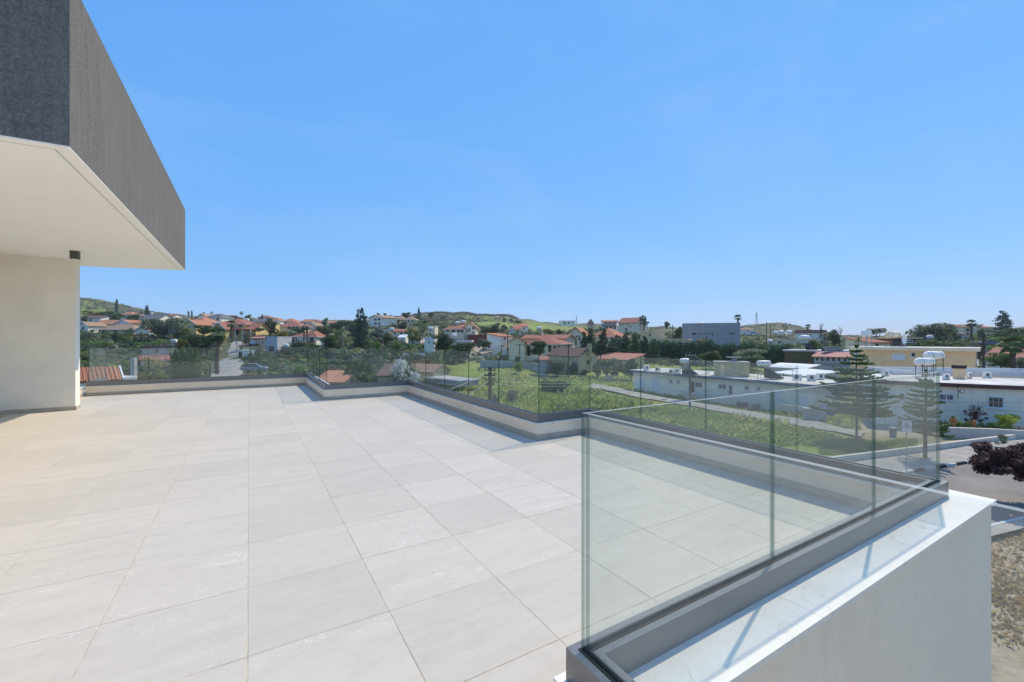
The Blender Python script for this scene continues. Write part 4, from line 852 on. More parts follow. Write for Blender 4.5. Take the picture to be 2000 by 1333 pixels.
def round_blobs(seed, k=11, sq=1.0, low=.12):
    rng = random.Random(seed); out = []
    for i in range(k):
        a = rng.uniform(0, 6.283); z = rng.uniform(low, .86); m = (1 - ((z - .45) / .62) ** 2) ** .5; r = rng.uniform(.15, .74) * m
        s = rng.uniform(.22, .40); out.append((r * math.cos(a), r * math.sin(a), z, s * sq, s * .42))
    out.append((0, 0, .5, .55, .34)); return out
CROWN = {}
def crown_quads(kind, var):
    sd = len(kind) * 101 + ord(kind[0]) * 31 + ord(kind[1]) * 7 + var * 13
    rng = np.random.default_rng(sd)
    if kind == 'round': return cloud(sd, round_blobs(sd), 1500, .135)
    if kind == 'big': return cloud(sd, round_blobs(sd, 22), 5200, .085)
    if kind == 'airy': return cloud(sd, [(b[0], b[1], b[2], b[3] * .62, b[4] * .6) for b in round_blobs(sd, 18)], 1200, .10, .8, .1)
    if kind == 'bush': return cloud(sd, [(b[0], b[1], b[2] * .8, b[3], b[4]) for b in round_blobs(sd, 9, 1.0, .0)], 900, .16)
    if kind == 'bigbush': return cloud(sd, [(b[0], b[1], b[2] * .8, b[3], b[4]) for b in round_blobs(sd, 18, 1.0, .0)], 3200, .095)
    if kind == 'wisp': return cloud(sd, [(b[0], b[1], b[2] * .85, b[3] * .8, b[4] * .8) for b in round_blobs(sd, 12, 1.0, .0)], 700, .11, 1.2, .0)
    if kind == 'umbrella': return cloud(sd, [(.6 * math.cos(i), .6 * math.sin(i), .45 + .3 * rng.random(), .42, .30) for i in range(7)] + [(0, 0, .68, .6, .3)], 1400, .12)
    if kind == 'cypress':
        n = 1300; z = rng.uniform(0, 1, n); r = np.clip(np.sin(np.clip(z * 1.0 + .12, 0, 1) * 3.1416) ** .6, .05, 1) * (1 + .18 * np.sin(z * 37 + var)) * rng.uniform(.6, 1, n); a = rng.uniform(0, 6.283, n)
        C = np.stack([r * np.cos(a), r * np.sin(a), z], 1); N = np.stack([np.cos(a), np.sin(a), .4 * np.ones(n)], 1) + rng.normal(size=(n, 3)) * .4; N /= np.linalg.norm(N, axis=1, keepdims=True)
        q = leaves(rng, C, N, .07, .5); q[:, :, 2] = C[:, None, 2] + (q[:, :, 2] - C[:, None, 2]) * .8
        q[:, :, :2] = C[:, None, :2] + (q[:, :, :2] - C[:, None, :2]) * 4.5; return q
    if kind in ('conifer', 'spire'):
        bl = []; K = 15 if kind == 'conifer' else 20
        for i in range(K):
            z = .03 + .93 * i / K; R0 = (1 - z) ** (.8 if kind == 'conifer' else .62) * (.85 if kind == 'conifer' else .8) + .04
            for j in range(5 if z < .75 else 3):
                a = rng.uniform(0, 6.283); rr = R0 * rng.uniform(.35, .85) * rng.uniform(.7, 1.15); bl.append((rr * math.cos(a), rr * math.sin(a), z + rng.uniform(-.02, .02), R0 * .36 + .04, .038))
        return cloud(sd, bl, 3000, .085, .7, .1)
    if kind == 'araucaria':
        out = []
        K = 16
        for i in range(K):
            z = min(1, max(0, (i + rng.uniform(-.3, .3)) / (K - 1))); R0 = (1 - z) ** .75 * 1.0 + .03; nb = 7 if z < .8 else 5
            a0 = rng.uniform(0, 6.283)
            for j in range(nb):
                a = a0 + 6.283 * j / nb + rng.uniform(-.25, .25); L0 = R0 * rng.uniform(.55, 1.12); dz0 = rng.uniform(-.02, .02)
                if rng.random() < .14: continue
                dx, dy = math.cos(a), math.sin(a)
                nt = max(5, int(19 * L0))
                for t in range(nt):
                    f = (t + .6) / nt; zz = z * .97 + dz0 * f + (.055 * f * f - .030 * f) * (1.4 - z)
                    c = np.array([dx * L0 * f, dy * L0 * f, zz])
                    tw = .20 * L0 * (1 - .55 * f) + .035
                    for s in (-1, 1):
                        dirv = np.array([dx * .75 - s * dy * .66, dy * .75 + s * dx * .66, .02]); e = c + dirv * tw * rng.uniform(.8, 1.2); e[2] += rng.uniform(-.006, .022)
                        w = np.array([-dirv[1], dirv[0], 0]) * .030; up = np.array([0, 0, .009])
                        out.append([c - w * .4, c + (e - c) * .55 - w, e, c + (e - c) * .55 + w]); out.append([c - up, c + (e - c) * .5 - up * 2, e, c + (e - c) * .5 + up * 2])
        return np.array(out)
    if kind in ('palm', 'fan'):
        out = []; n = 34
        for i in range(n):
            el = math.radians(rng.uniform(-35, 80)); a = 2.399 * i + rng.uniform(-.2, .2); d = np.array([math.cos(a) * math.cos(el), math.sin(a) * math.cos(el), math.sin(el)])
            side = np.array([-math.sin(a), math.cos(a), 0]); up = np.cross(d, side)
            if kind == 'fan':
                c = d * .42; fd = d * .85 + np.array([0, 0, -.25]); fd /= np.linalg.norm(fd)
                out.append([c * 0, c * .5 - side * .012, c, c * .5 + side * .012])
                for t in np.linspace(-1.15, 1.15, 11):
                    dirv = fd * math.cos(t) + side * math.sin(t); e = c + dirv * .52 + np.array([0, 0, -.10]); m2 = c + dirv * .30; w = np.cross(dirv, up) * .055
                    out.append([c, m2 - w, e, m2 + w])
            else:
                pts = [d * s + np.array([0, 0, -.55 * s * s]) for s in np.linspace(.05, 1, 9)]
                for t in range(8):
                    p, q = pts[t], pts[t + 1]
                    for s in (-1, 1):
                        e = (p + q) / 2 + side * s * .20 * (1 - .5 * t / 8) + (q - p) * .9 + np.array([0, 0, -.05]); out.append([p, p + (e - p) * .5 + (q - p) * .25, e, q])
        return np.array(out)
    if kind == 'skirt':
        out = []
        for i in range(70):
            a = rng.uniform(0, 6.283); z = rng.uniform(.25, 1); d = np.array([math.cos(a), math.sin(a), 0]); s = np.array([-d[1], d[0], 0]) * .16; p = d * .25 + np.array([0, 0, z]); e = d * rng.uniform(.55, 1.0) + np.array([0, 0, z - rng.uniform(.2, .45)])
            m2 = (p + e) / 2; out.append([p, m2 - s, e, m2 + s])
        return np.array(out)
def crown_mesh(kind, var, leaf):
    k = (kind, var, leaf)
    if k not in CROWN: CROWN[k] = quads_mesh('crown', crown_quads(kind, var), L[leaf])
    return CROWN[k]
TRUNK = {}
def trunk_mesh(kind, bark):
    k = (kind, bark)
    if k in TRUNK: return TRUNK[k]
    mb = MB(); rng = random.Random(len(kind) * 5 + 1)
    if kind == 'straight': mb.tube([(0, 0, -.12), (.01, 0, .3), (-.01, .01, .7), (0, 0, 1)], [.05, .04, .028, .008], 7)
    elif kind == 'palm':
        pts = [(math.sin(i * .5) * .01, math.cos(i * .7) * .01, -.06 + 1.06 * i / 14) for i in range(15)]; mb.tube(pts, [(.062 if i % 2 else .052) * (1.2 - .3 * i / 14) for i in range(15)], 9)
    else:
        mb.tube([(0, 0, -.1), (.01, .01, .25), (-.015, .01, .5), (.0, 0, .72)], [.055, .042, .034, .015], 7)
        for i in range(5):
            a = i * 1.257 + rng.uniform(-.3, .3); z = rng.uniform(.28, .5); r = rng.uniform(.2, .34); mb.tube([(0, 0, z), (math.cos(a) * r * .5, math.sin(a) * r * .5, z + .17), (math.cos(a) * r, math.sin(a) * r, z + .36)], [.026, .017, .006], 5)
    TRUNK[k] = mb.mesh('trunk', M[bark]); return TRUNK[k]
BARE = {}
def bare_mesh(var, bark, spread=.55, lv=5):
    k = (var, bark)
    if k in BARE: return BARE[k]
    rng = random.Random(var); mb = MB(); tw = []
    def grow(p, d, ln, r, n):
        q = p + d * ln; mid = p + d * ln * .5 + Vector((rng.uniform(-1, 1), rng.uniform(-1, 1), rng.uniform(-1, 1))) * ln * .07
        mb.tube([p, mid, q], [r, r * .85, r * .65], 6 if n > 2 else 3, cap=False)
        if n == 0: return
        for i in range(3 if n > 1 else 4):
            v = Vector((rng.uniform(-1, 1), rng.uniform(-1, 1), rng.uniform(-.5, .9))); nd = (d + v * spread).normalized(); nd.z += .08
            grow(q if i else mid, nd.normalized(), ln * rng.uniform(.6, .85), r * .55, n - 1)
    grow(Vector((0, 0, -.03)), Vector((.03, 0, 1)), .27, .028, lv)
    BARE[k] = mb.mesh('branches', M[bark]); return BARE[k]
TREES = []
def T(kind, u, vb, vt, wpx, d, leaf, label, group='trees of the village', cat='tree', **kw):
    TREES.append((kind, u, vb, vt, wpx, d, leaf, label, group, cat, kw))
    if vb is not None and not kw.get('noctrl'): ctrl(u, vb, d, .04, .09, .6)
NT = [0]
def build_tree(kind, u, vb, vt, wpx, d, leaf, label, group, cat, kw):
    NT[0] += 1; var = kw.get('var', NT[0] % 4); x, y = XY(u, d); rng = random.Random(NT[0])
    zt = EYE - (vt - CY) / F * d; zb = gz(x, y) if vb is None else EYE - (vb - CY) / F * d
    if vb is None: zb -= .05
    h = max(zt - zb, .4); w = wpx * d / F * (1.28 if kind in ('round', 'big', 'conifer') else 1.75 if (kind == 'spire' and leaf == 'hedge') else 1.15 if kind == 'spire' else 1.0)
    name = kw.get('name', {'cypress': 'cypress_tree', 'palm': 'palm_tree', 'fan': 'palm_tree', 'conifer': 'conifer_tree', 'spire': 'conifer_tree', 'araucaria': 'norfolk_pine', 'umbrella': 'stone_pine', 'bush': 'bush', 'bigbush': 'bush', 'wisp': 'shrub', 'bare': 'bare_tree'}.get(kind, 'broadleaf_tree'))
    t = thing(name, label, cat, (x, y, zb), rng.uniform(0, 6.28), group)
    if kind == 'bare':
        o = obj('branches', bare_mesh(kw.get('var', 1), kw.get('bark', 'twig'), kw.get('spread', .55), kw.get('lv', 5)), t); o.scale = (w * .9, w * .9, h)
        return t
    if kind in ('bush', 'bigbush', 'wisp'):
        o = obj('foliage', crown_mesh(kind, var, leaf), t); o.scale = (w / 2, w / 2, h)
        return t
    if kind in ('palm', 'fan'):
        o = obj('trunk', trunk_mesh('palm', kw.get('bark', 'bark')), t); tr = kw.get('tr', .32) * w * .5 / .062 if 'trw' not in kw else kw['trw'] / .062 / 2; hc = h - w * .36; o.scale = (tr * .25 if 'trw' not in kw else tr,) * 2 + (hc,)
        o = obj('crown', crown_mesh(kind, var % 2, leaf), t); o.location.z = hc; o.scale = (w / 2,) * 3
        if kw.get('skirt'): o = obj('dead_fronds', crown_mesh('skirt', 0, 'thatch'), t); o.location.z = hc - w * kw['skirt']; o.scale = (w * .36, w * .36, w * kw['skirt'])
        return t
    cb = kw.get('cb', {'cypress': .04, 'conifer': .05, 'spire': .05, 'araucaria': .3, 'umbrella': .5}.get(kind, .16))
    tk = 'straight' if kind in ('cypress', 'conifer', 'spire', 'araucaria') else 'branched'
    o = obj('trunk', trunk_mesh(tk, kw.get('bark', 'bark')), t); s = kw.get('tk', 1.0); hw = min(w, h * .8) * s
    if kind in ('cypress',): hw = h * .2
    if kind in ('araucaria', 'spire', 'conifer'): hw = h * .42 * s
    o.scale = (hw, hw, h * (.97 if tk == 'straight' else .9))
    o = obj('crown', crown_mesh(kind, var, leaf), t); o.location.z = h * cb; o.scale = (w / 2, w / 2, h * (1 - cb))
    if kw.get('lean'): t.rotation_euler = (kw['lean'][0], kw['lean'][1], 0)
    return t

# --- skyline and hillside, left
T('cypress', 228, 611, 581, 6.5, 300, 'conifer', 'tall dark cypress standing alone on the left hillside')
T('spire', 287, 616, 595, 11, 290, 'conifer', 'pointed pine on the skyline right of the tall cypress')
T('cypress', 368, 620, 606, 3.6, 285, 'conifer', 'left one of two slim cypresses on the left skyline')
T('cypress', 374.5, 620, 605, 3.8, 285, 'conifer', 'right one of two slim cypresses on the left skyline')
T('cypress', 512, 626, 612.5, 5, 255, 'conifer', 'short cypress on the skyline before the reddish roofed house')
T('cypress', 277, 617, 604, 2.2, 292, 'conifer', 'thin dark cypress just left of the pointed pine')
T('cypress', 297, 617, 605, 2.2, 292, 'conifer', 'thin dark cypress just right of the pointed pine')
T('palm', 398, 620, 608, 13, 300, 'palm', 'left palm of the tufts behind the two storey white house', tr=.2)
T('palm', 414, 620, 607.5, 12, 300, 'palm', 'right palm of the tufts behind the two storey white house', tr=.2)
T('fan', 472, 627, 609, 9, 262, 'palm', 'small fan palm on the skyline above the big yellow villa', tr=.3)
T('round', 456, 628, 616, 17, 262, 'dark', 'dark round tree on the skyline above the big yellow villa')
T('round', 484, 626, 614, 15, 258, 'mid', 'green tree beside the small fan palm on the skyline')
T('round', 186, 626, 606, 36, 242, 'yellow', 'yellowish round tree under the left hill')
T('round', 210, 628, 607, 32, 236, 'dark', 'dark round tree right of the yellowish tree under the left hill')
T('round', 229, 630, 610, 18, 232, 'mid', 'green tree under the tall cypress')
T('round', 262, 632, 612, 26, 238, 'dark', 'dark tree right of the salmon house with hipped roof')
T('round', 256, 640, 621, 22, 215, 'dark', 'dark tree above the cream house at left')
T('round', 165, 634, 616, 14, 220, 'mid', 'green tree at the far left edge below the hill')
T('round', 318, 668, 617, 66, 152, 'olive', 'big grey green olive tree left of the salmon house', var=1)
T('round', 346, 668, 622, 40, 150, 'olive', 'right hand companion of the big olive tree')
T('round', 398, 660, 634, 30, 140, 'dark', 'dark tree in front of the yellow gabled house')
T('round', 362, 664, 640, 24, 142, 'yellow', 'yellow green palm like shrub below the yellow gabled house')
T('big', 376, 694, 652, 46, 120, 'dark', 'dense dark green tree right of the water tank lamp post')
T('big', 404, 694, 654, 36, 122, 'hedge', 'dense very dark tree left of the shaggy palm')
T('round', 352, 690, 660, 22, 105, 'yellow', 'yellow green shrub tree beside the white tank')
for i, (u, vt, w) in enumerate(((343, 676, 20), (357, 668, 22), (371, 666, 22), (384, 672, 18))):
    T('cypress', u, 752, vt, w, 58, 'mid', ('first', 'second', 'third', 'fourth')[i] + ' from left of the tall green screen trees behind the far left glass', 'screen trees', var=i, noctrl=1)
T('fan', 424, 727, 640, 44, 80, 'palm', 'shaggy fan palm with thick skirt of dead fronds beside the road', skirt=.62, trw=.75)
T('fan', 452, 660, 626, 21, 141, 'palm', 'tall fan palm in front of the big yellow villa', trw=.7)
T('bare', 462, 692, 644, 30, 96, None, 'bare pale branched tree right of the shaggy palm', bark='palebark', var=3)
T('wisp', 484, 672, 640, 38, 128, 'grey', 'brownish half bare tree in front of the yellow villa wing')
T('round', 508, 650, 640, 20, 150, 'dark', 'dark shrub tree behind the red pergola')
T('round', 530, 660, 619, 24, 172, 'mid', 'tall green tree right of the pale yellow house')
T('round', 549, 676, 645, 32, 140, 'yellow', 'brownish yellow tree right of the blue grey house')
T('round', 585, 652, 640, 30, 152, 'dark', 'dark rounded tree below the cream bungalow')
for i, (u, vt) in enumerate(((593.5, 636), (600, 637.5))):
    T('fan', u, 681, vt, 12, 116, 'palm', ('left', 'right')[i] + ' of two thin palm trunks in front of the white villa', trw=.42)
T('round', 634, 642, 620, 15, 225, 'olive', 'round airy tree on the skyline right of the pinkish roofed house')
T('round', 632, 668, 637, 34, 160, 'dark', 'large dark tree behind the white two storey villa')
T('big', 645, 684, 652, 36, 116, 'mid', 'round leafy green tree right of the white two storey villa')
T('wisp', 664, 684, 650, 28, 125, 'grey', 'grey twiggy tree right of the round leafy tree')
T('round', 658, 645, 627, 34, 215, 'dark', 'dark tree clump on the slope left of the tall conifer')
T('round', 674, 640, 625, 26, 225, 'mid', 'green tree clump left of the tall conifer on the skyline')
T('round', 690, 660, 632, 30, 165, 'dark', 'dark tree behind the tall conifer')
T('spire', 705, 684, 598, 44, 130, 'conifer', 'tall dark irregular conifer rising above the village centre', var=2)
T('round', 733, 672, 641, 34, 142, 'conifer', 'blue green dark tree right of the tall conifer')
T('round', 737, 684, 656, 24, 118, 'grey', 'grey purple shrub tree right of the tall conifer')
T('bush', 733, 686, 663, 25, 112, 'bright', 'bright green bush below the tall conifer')
T('round', 758, 682, 647, 32, 120, 'dark', 'dark green tree in front of the flat cream house')
T('bush', 776, 684, 662, 30, 112, 'bright', 'bright green bush in front of the small white house')
T('round', 793, 626, 609, 17, 262, 'dark', 'dark domed tree on the hill behind the stone bungalow')
T('spire', 818, 624, 599, 8, 305, 'conifer', 'slim pointed pine on the hill skyline left of the scrubby hill')
T('round', 842, 622, 609, 17, 320, 'dark', 'dark round tree at the left shoulder of the scrubby hill')
T('round', 740, 622, 611, 9, 262, 'dark', 'small dark tree on the skyline right of the hillside house')
T('round', 752, 622, 611, 7, 262, 'mid', 'small round headed tree on the skyline left of the stone bungalow')
T('round', 764, 624, 615, 10, 262, 'dark', 'low dark tree on the skyline beside the stone bungalow')
T('round', 816, 634, 616, 18, 255, 'dark', 'dark tree right of the stone bungalow')
T('round', 786, 648, 628, 24, 190, 'dark', 'dark tree below the stone bungalow')
T('round', 776, 636, 624, 14, 236, 'dark', 'dark shrub in front of the stone bungalow')
T('round', 830, 634, 626, 15, 230, 'dark', 'low dark tree on the bank right of the stone bungalow')
T('round', 806, 672, 638, 30, 128, 'yellow', 'yellow green tree with palm fronds left of the narrow cream house')
T('palm', 800, 672, 640, 26, 124, 'palm', 'feathery palm behind the long white house', tr=.2)
T('palm', 826, 672, 640, 26, 126, 'palm', 'feathery palm left of the narrow cream house', tr=.2)
T('big', 868, 690, 650, 44, 104, 'dark', 'glossy dark tree in front of the orange roofed villa')
T('big', 905, 700, 668, 46, 104, 'dark', 'low dark tree below the white flat roofed house')
T('round', 944, 684, 660, 36, 112, 'olive', 'grey green olive tree below the dark red building')
T('round', 866, 626, 616, 16, 420, 'dark', 'scrub tree on the flank of the scrubby hill')
T('round', 965, 660, 637, 26, 178, 'dark', 'dark tree behind the white box house')
T('round', 948, 655, 636, 30, 200, 'mid', 'green tree behind the dark red building')
T('round', 986, 648, 634, 16, 240, 'dark', 'dark tree below the green field in the centre')
T('round', 985, 632, 622, 9, 440, 'dark', 'dark tree beside the yellow hilltop house')
T('round', 998, 632, 622, 10, 430, 'dark', 'dark clump at the right end of the hilltop trees')
T('round', 1012, 634, 625, 20, 420, 'dark', 'long dark grove on the hill right of the yellow house')
T('round', 968, 648, 630, 22, 260, 'mid', 'tree at the lower edge of the green field')
T('big', 1052, 700, 662, 34, 100, 'dark', 'round dark leaved tree in front of the beige bungalow')
T('round', 1073, 656, 645, 20, 200, 'yellow', 'yellow green tree behind the beige bungalow roof')
T('round', 1092, 656, 642, 14, 195, 'dark', 'dark red brown tree behind the beige bungalow roof')
T('round', 1118, 680, 662, 26, 128, 'mid', 'green shrub tree between bungalow and long villa')
T('bigbush', 1011, 708, 692, 15, 90, 'dark', 'dark clipped round bush on the concrete wall', cat='bush')
T('bigbush', 1014, 727, 702, 26, 84, 'bright', 'bright green shrub in front of the concrete wall', cat='bush')
for i, (u, vt, w) in enumerate(((1142, 646, 22), (1154, 638, 22), (1178, 638, 26), (1206, 652, 24), (1222, 645, 24), (1240, 650, 22), (1258, 654, 22), (1277, 660, 24), (1196, 660, 26), (1168, 664, 24))):
    T('spire', u, 704, vt, w, 112 - (i % 3) * 4, 'hedge', ('leftmost dark conifer in front of the long gabled villa', 'second dark conifer from the left before the long villa', 'tall loose conifer at the middle of the long villa', 'dark conifer right of the long villa roof', 'tallest conifer of the clump left of the tan block', 'conifer in the middle of the clump left of the tan block', 'dark conifer right of the middle of the clump', 'rightmost conifer of the clump before the tan block', 'low conifer in front of the long villa right wing', 'low conifer below the tall loose conifer')[i], 'dark conifers before the long villa')
T('airy', 1258, 644, 612, 26, 212, 'conifer', 'airy eucalyptus on the ridge right of the tall cream house', cb=.1)
T('round', 1303, 642, 628, 16, 255, 'dark', 'dark tree on the ridge left of the grey block')
T('round', 1326, 668, 636, 18, 165, 'dark', 'dark tree at the left end of the grey block')
T('round', 1368, 674, 661, 26, 125, 'yellow', 'yellow green tree in front of the grey block')
T('fan', 1441, 660, 615, 18, 165, 'palm', 'fan palm standing behind the right end of the grey block', trw=.7)
T('big', 1458, 712, 680, 66, 92, 'olive', 'wide rounded olive green tree behind the rooftop stair hut')
T('bush', 1464, 730, 710, 26, 78, 'yellow', 'rusty reddish bush behind the rooftop stair hut', cat='bush')
T('round', 1388, 712, 684, 50, 92, 'dark', 'dark leafy tree left of the wide olive green tree')
T('wisp', 1612, 680, 636, 60, 138, 'grey', 'large brown leafless thicket tree behind the pink awning house')
T('bare', 1640, 682, 628, 34, 135, None, 'tall thin bare tree right of the brown thicket', bark='twig', var=5)
T('bare', 1604, 680, 624, 40, 140, None, 'tall bare poles of a leafless tree behind the reddish roofed house', bark='twig', var=7, spread=.35)
T('round', 1632, 684, 642, 22, 130, 'dark', 'dark evergreen tree within the bare thicket')
T('fan', 1578, 664, 634, 13, 172, 'palm', 'fan palm left of the reddish roofed house', trw=.6)
T('round', 1586, 690, 664, 26, 110, 'mid', 'green tree behind the brown house roof tank')
T('umbrella', 1712, 676, 641, 34, 160, 'dark', 'umbrella shaped stone pine behind the rooftop tanks')
T('palm', 1677, 700, 655, 24, 84, 'palm', 'palm tuft behind the left end of the tan building', tr=.25)
T('big', 1812, 694, 628, 78, 105, 'olive', 'large loose tree behind the tan building', var=2)
T('round', 1845, 692, 640, 36, 110, 'yellow', 'orange tinged tree right of the large loose tree')
T('round', 1858, 690, 640, 28, 150, 'dark', 'dark tree left of the carport')
T('round', 1795, 694, 664, 40, 84, 'dark', 'dark shrub tree behind the roof of the tan building')
T('round', 1835, 694, 662, 50, 84, 'mid', 'green shrub tree behind the roof edge of the tan building')
T('fan', 1897, 664, 625, 21, 150, 'palm', 'fan palm in front of the beige hill villa', trw=.7)
T('round', 1916, 664, 640, 14, 150, 'mid', 'small green tree in front of the balcony block of the hill villa')
T('spire', 1958, 650, 605, 36, 162, 'conifer', 'broad dark conifer on the skyline at far right', var=1)
for i, (u, vt, w, lf) in enumerate(((1950, 643, 40, 'dark'), (1976, 640, 40, 'mid'), (2000, 638, 44, 'dark'), (1935, 656, 40, 'mid'), (1965, 655, 44, 'bright'), (1995, 652, 40, 'mid'), (1905, 664, 36, 'grey'), (1880, 668, 34, 'mid'))):
    T('round', u, None, vt, w, 150 - i * 6, lf, ('dark bushy tree below the broad conifer', 'green bushy tree right of the broad conifer', 'dark bushy tree at the right picture edge on the skyline', 'green bushy tree below the tall block of the hill villa', 'bright green bushy tree under the broad conifer', 'green bushy tree at the right edge below the skyline', 'grey bushy tree above the reddish pole', 'green bushy tree below the carport')[i], 'bank trees at far right', cb=.02)
T('fan', 1979, 745, 656, 56, 54, 'palm', 'near fan palm with rough trunk right of the tan building', trw=.62, skirt=.22)
T('big', 1955, 724, 687, 38, 60, 'mid', 'leafy green tree left of the near fan palm')
T('round', 1996, 726, 696, 26, 62, 'olive', 'olive tree at the right edge behind the near fan palm')
# --- between meadow and houses
T('bigbush', 1087, 777, 731, 78, 72, 'dark', 'big dark mounded bush in the middle of the meadow', cat='bush')
T('big', 1088, 738, 697, 48, 88, 'olive', 'olive tree in front of the stone cottage')
T('round', 1117, 736, 706, 30, 90, 'olive', 'smaller olive tree right of the meadow pole')
T('bigbush', 1140, 740, 716, 24, 86, 'dark', 'dark bush below the stone cottage gable', cat='bush')
for i, (u, vt, w) in enumerate(((1166, 700, 28), (1185, 698, 30), (1206, 698, 30), (1232, 697, 34))):
    T('round', u, 738, vt, w, 84 - i * 2, 'olive', ('leftmost', 'second', 'third', 'rightmost')[i] + ' olive tree of the row before the pink roofed shed', 'olive row before the shed', cb=.06)
T('wisp', 1190, 748, 728, 44, 80, 'flower', 'white blossoming shrubs along the lane', cat='bush')
T('bigbush', 940, 718, 700, 28, 105, 'dark', 'dark bush at the head of the meadow', cat='bush')
T('bush', 968, 790, 764, 24, 52, 'grey', 'grey scrub bush on the meadow slope by the black pole', cat='bush')
T('bush', 1000, 783, 752, 36, 56, 'grey', 'dry brown bush on the meadow slope right of the black pole', cat='bush')
# --- near right, at the street
T('araucaria', 1673, 859, 674, 150, 34.4, 'araucaria', 'norfolk pine with straight trunk seen through the near glass', 'street trees', cb=.27, tk=.55, var=0)
T('araucaria', 1807, 902, 722, 92, 28.3, 'araucaria', 'smaller norfolk pine with crooked thick trunk at the glass corner', 'street trees', cb=.30, tk=1.0, var=1)
T('bare', 1905, 826, 776, 56, 37, None, 'dark twiggy leafless shrub against the white street house', bark='twig', var=9, cat='shrub', noctrl=1)
T('wisp', 1905, 828, 788, 44, 36.5, 'purple', 'dark reddish shrub around the twigs before the white street house', cat='shrub', noctrl=1)
T('bigbush', 1966, 838, 799, 46, 35.5, 'lemon', 'yellow leaved shrub in the raised bed right of the barred window', cat='shrub', noctrl=1)
T('wisp', 1957, 868, 842, 38, 30.5, 'olive', 'sparse twiggy shrub on the verge behind the purple tree', cat='shrub')
T('bigbush', 1840, 850, 812, 22, 33, 'araucaria', 'dark low branches of evergreen at the glass edge beside the raised bed', cat='shrub', noctrl=1)
def purple_tree():
    d = 21.2; x, y = XY(2014, d); zb = EYE - (972 - CY) / F * d; t = thing('plum_tree', 'purple leaved plum tree with clipped crown beside the street', 'tree', (x, y, zb), .4, 'street trees')
    mb = MB(); mb.tube([(.05, 0, -.3), (.02, 0, .4), (-.05, 0, .9), (-.2, 0, 1.25)], [.075, .065, .055, .04], 8)
    for a, r in ((.3, .8), (1.6, .7), (2.9, .9), (4.1, .8), (5.3, .75)): mb.tube([(-.08, 0, .9), (math.cos(a) * r * .5, math.sin(a) * r * .5, 1.35), (math.cos(a) * r, math.sin(a) * r, 1.9)], [.04, .028, .01], 5)
    mb.build('trunk', M['bark'], t)
    bl = []
    rng = random.Random(5)
    for i in range(150):
        a = rng.uniform(0, 6.283); r = 1.98 * rng.random() ** .5; bl.append((r * math.cos(a), r * math.sin(a), rng.uniform(1.15, 2.45), rng.uniform(.22, .42), rng.uniform(.18, .3)))
    q = cloud(11, bl, 42000, .125, .9, .1); o = obj('crown', quads_mesh('crown', q, L['purple']), t); o.location = (0, 0, .1)
    o.scale = (1, 1, .86)
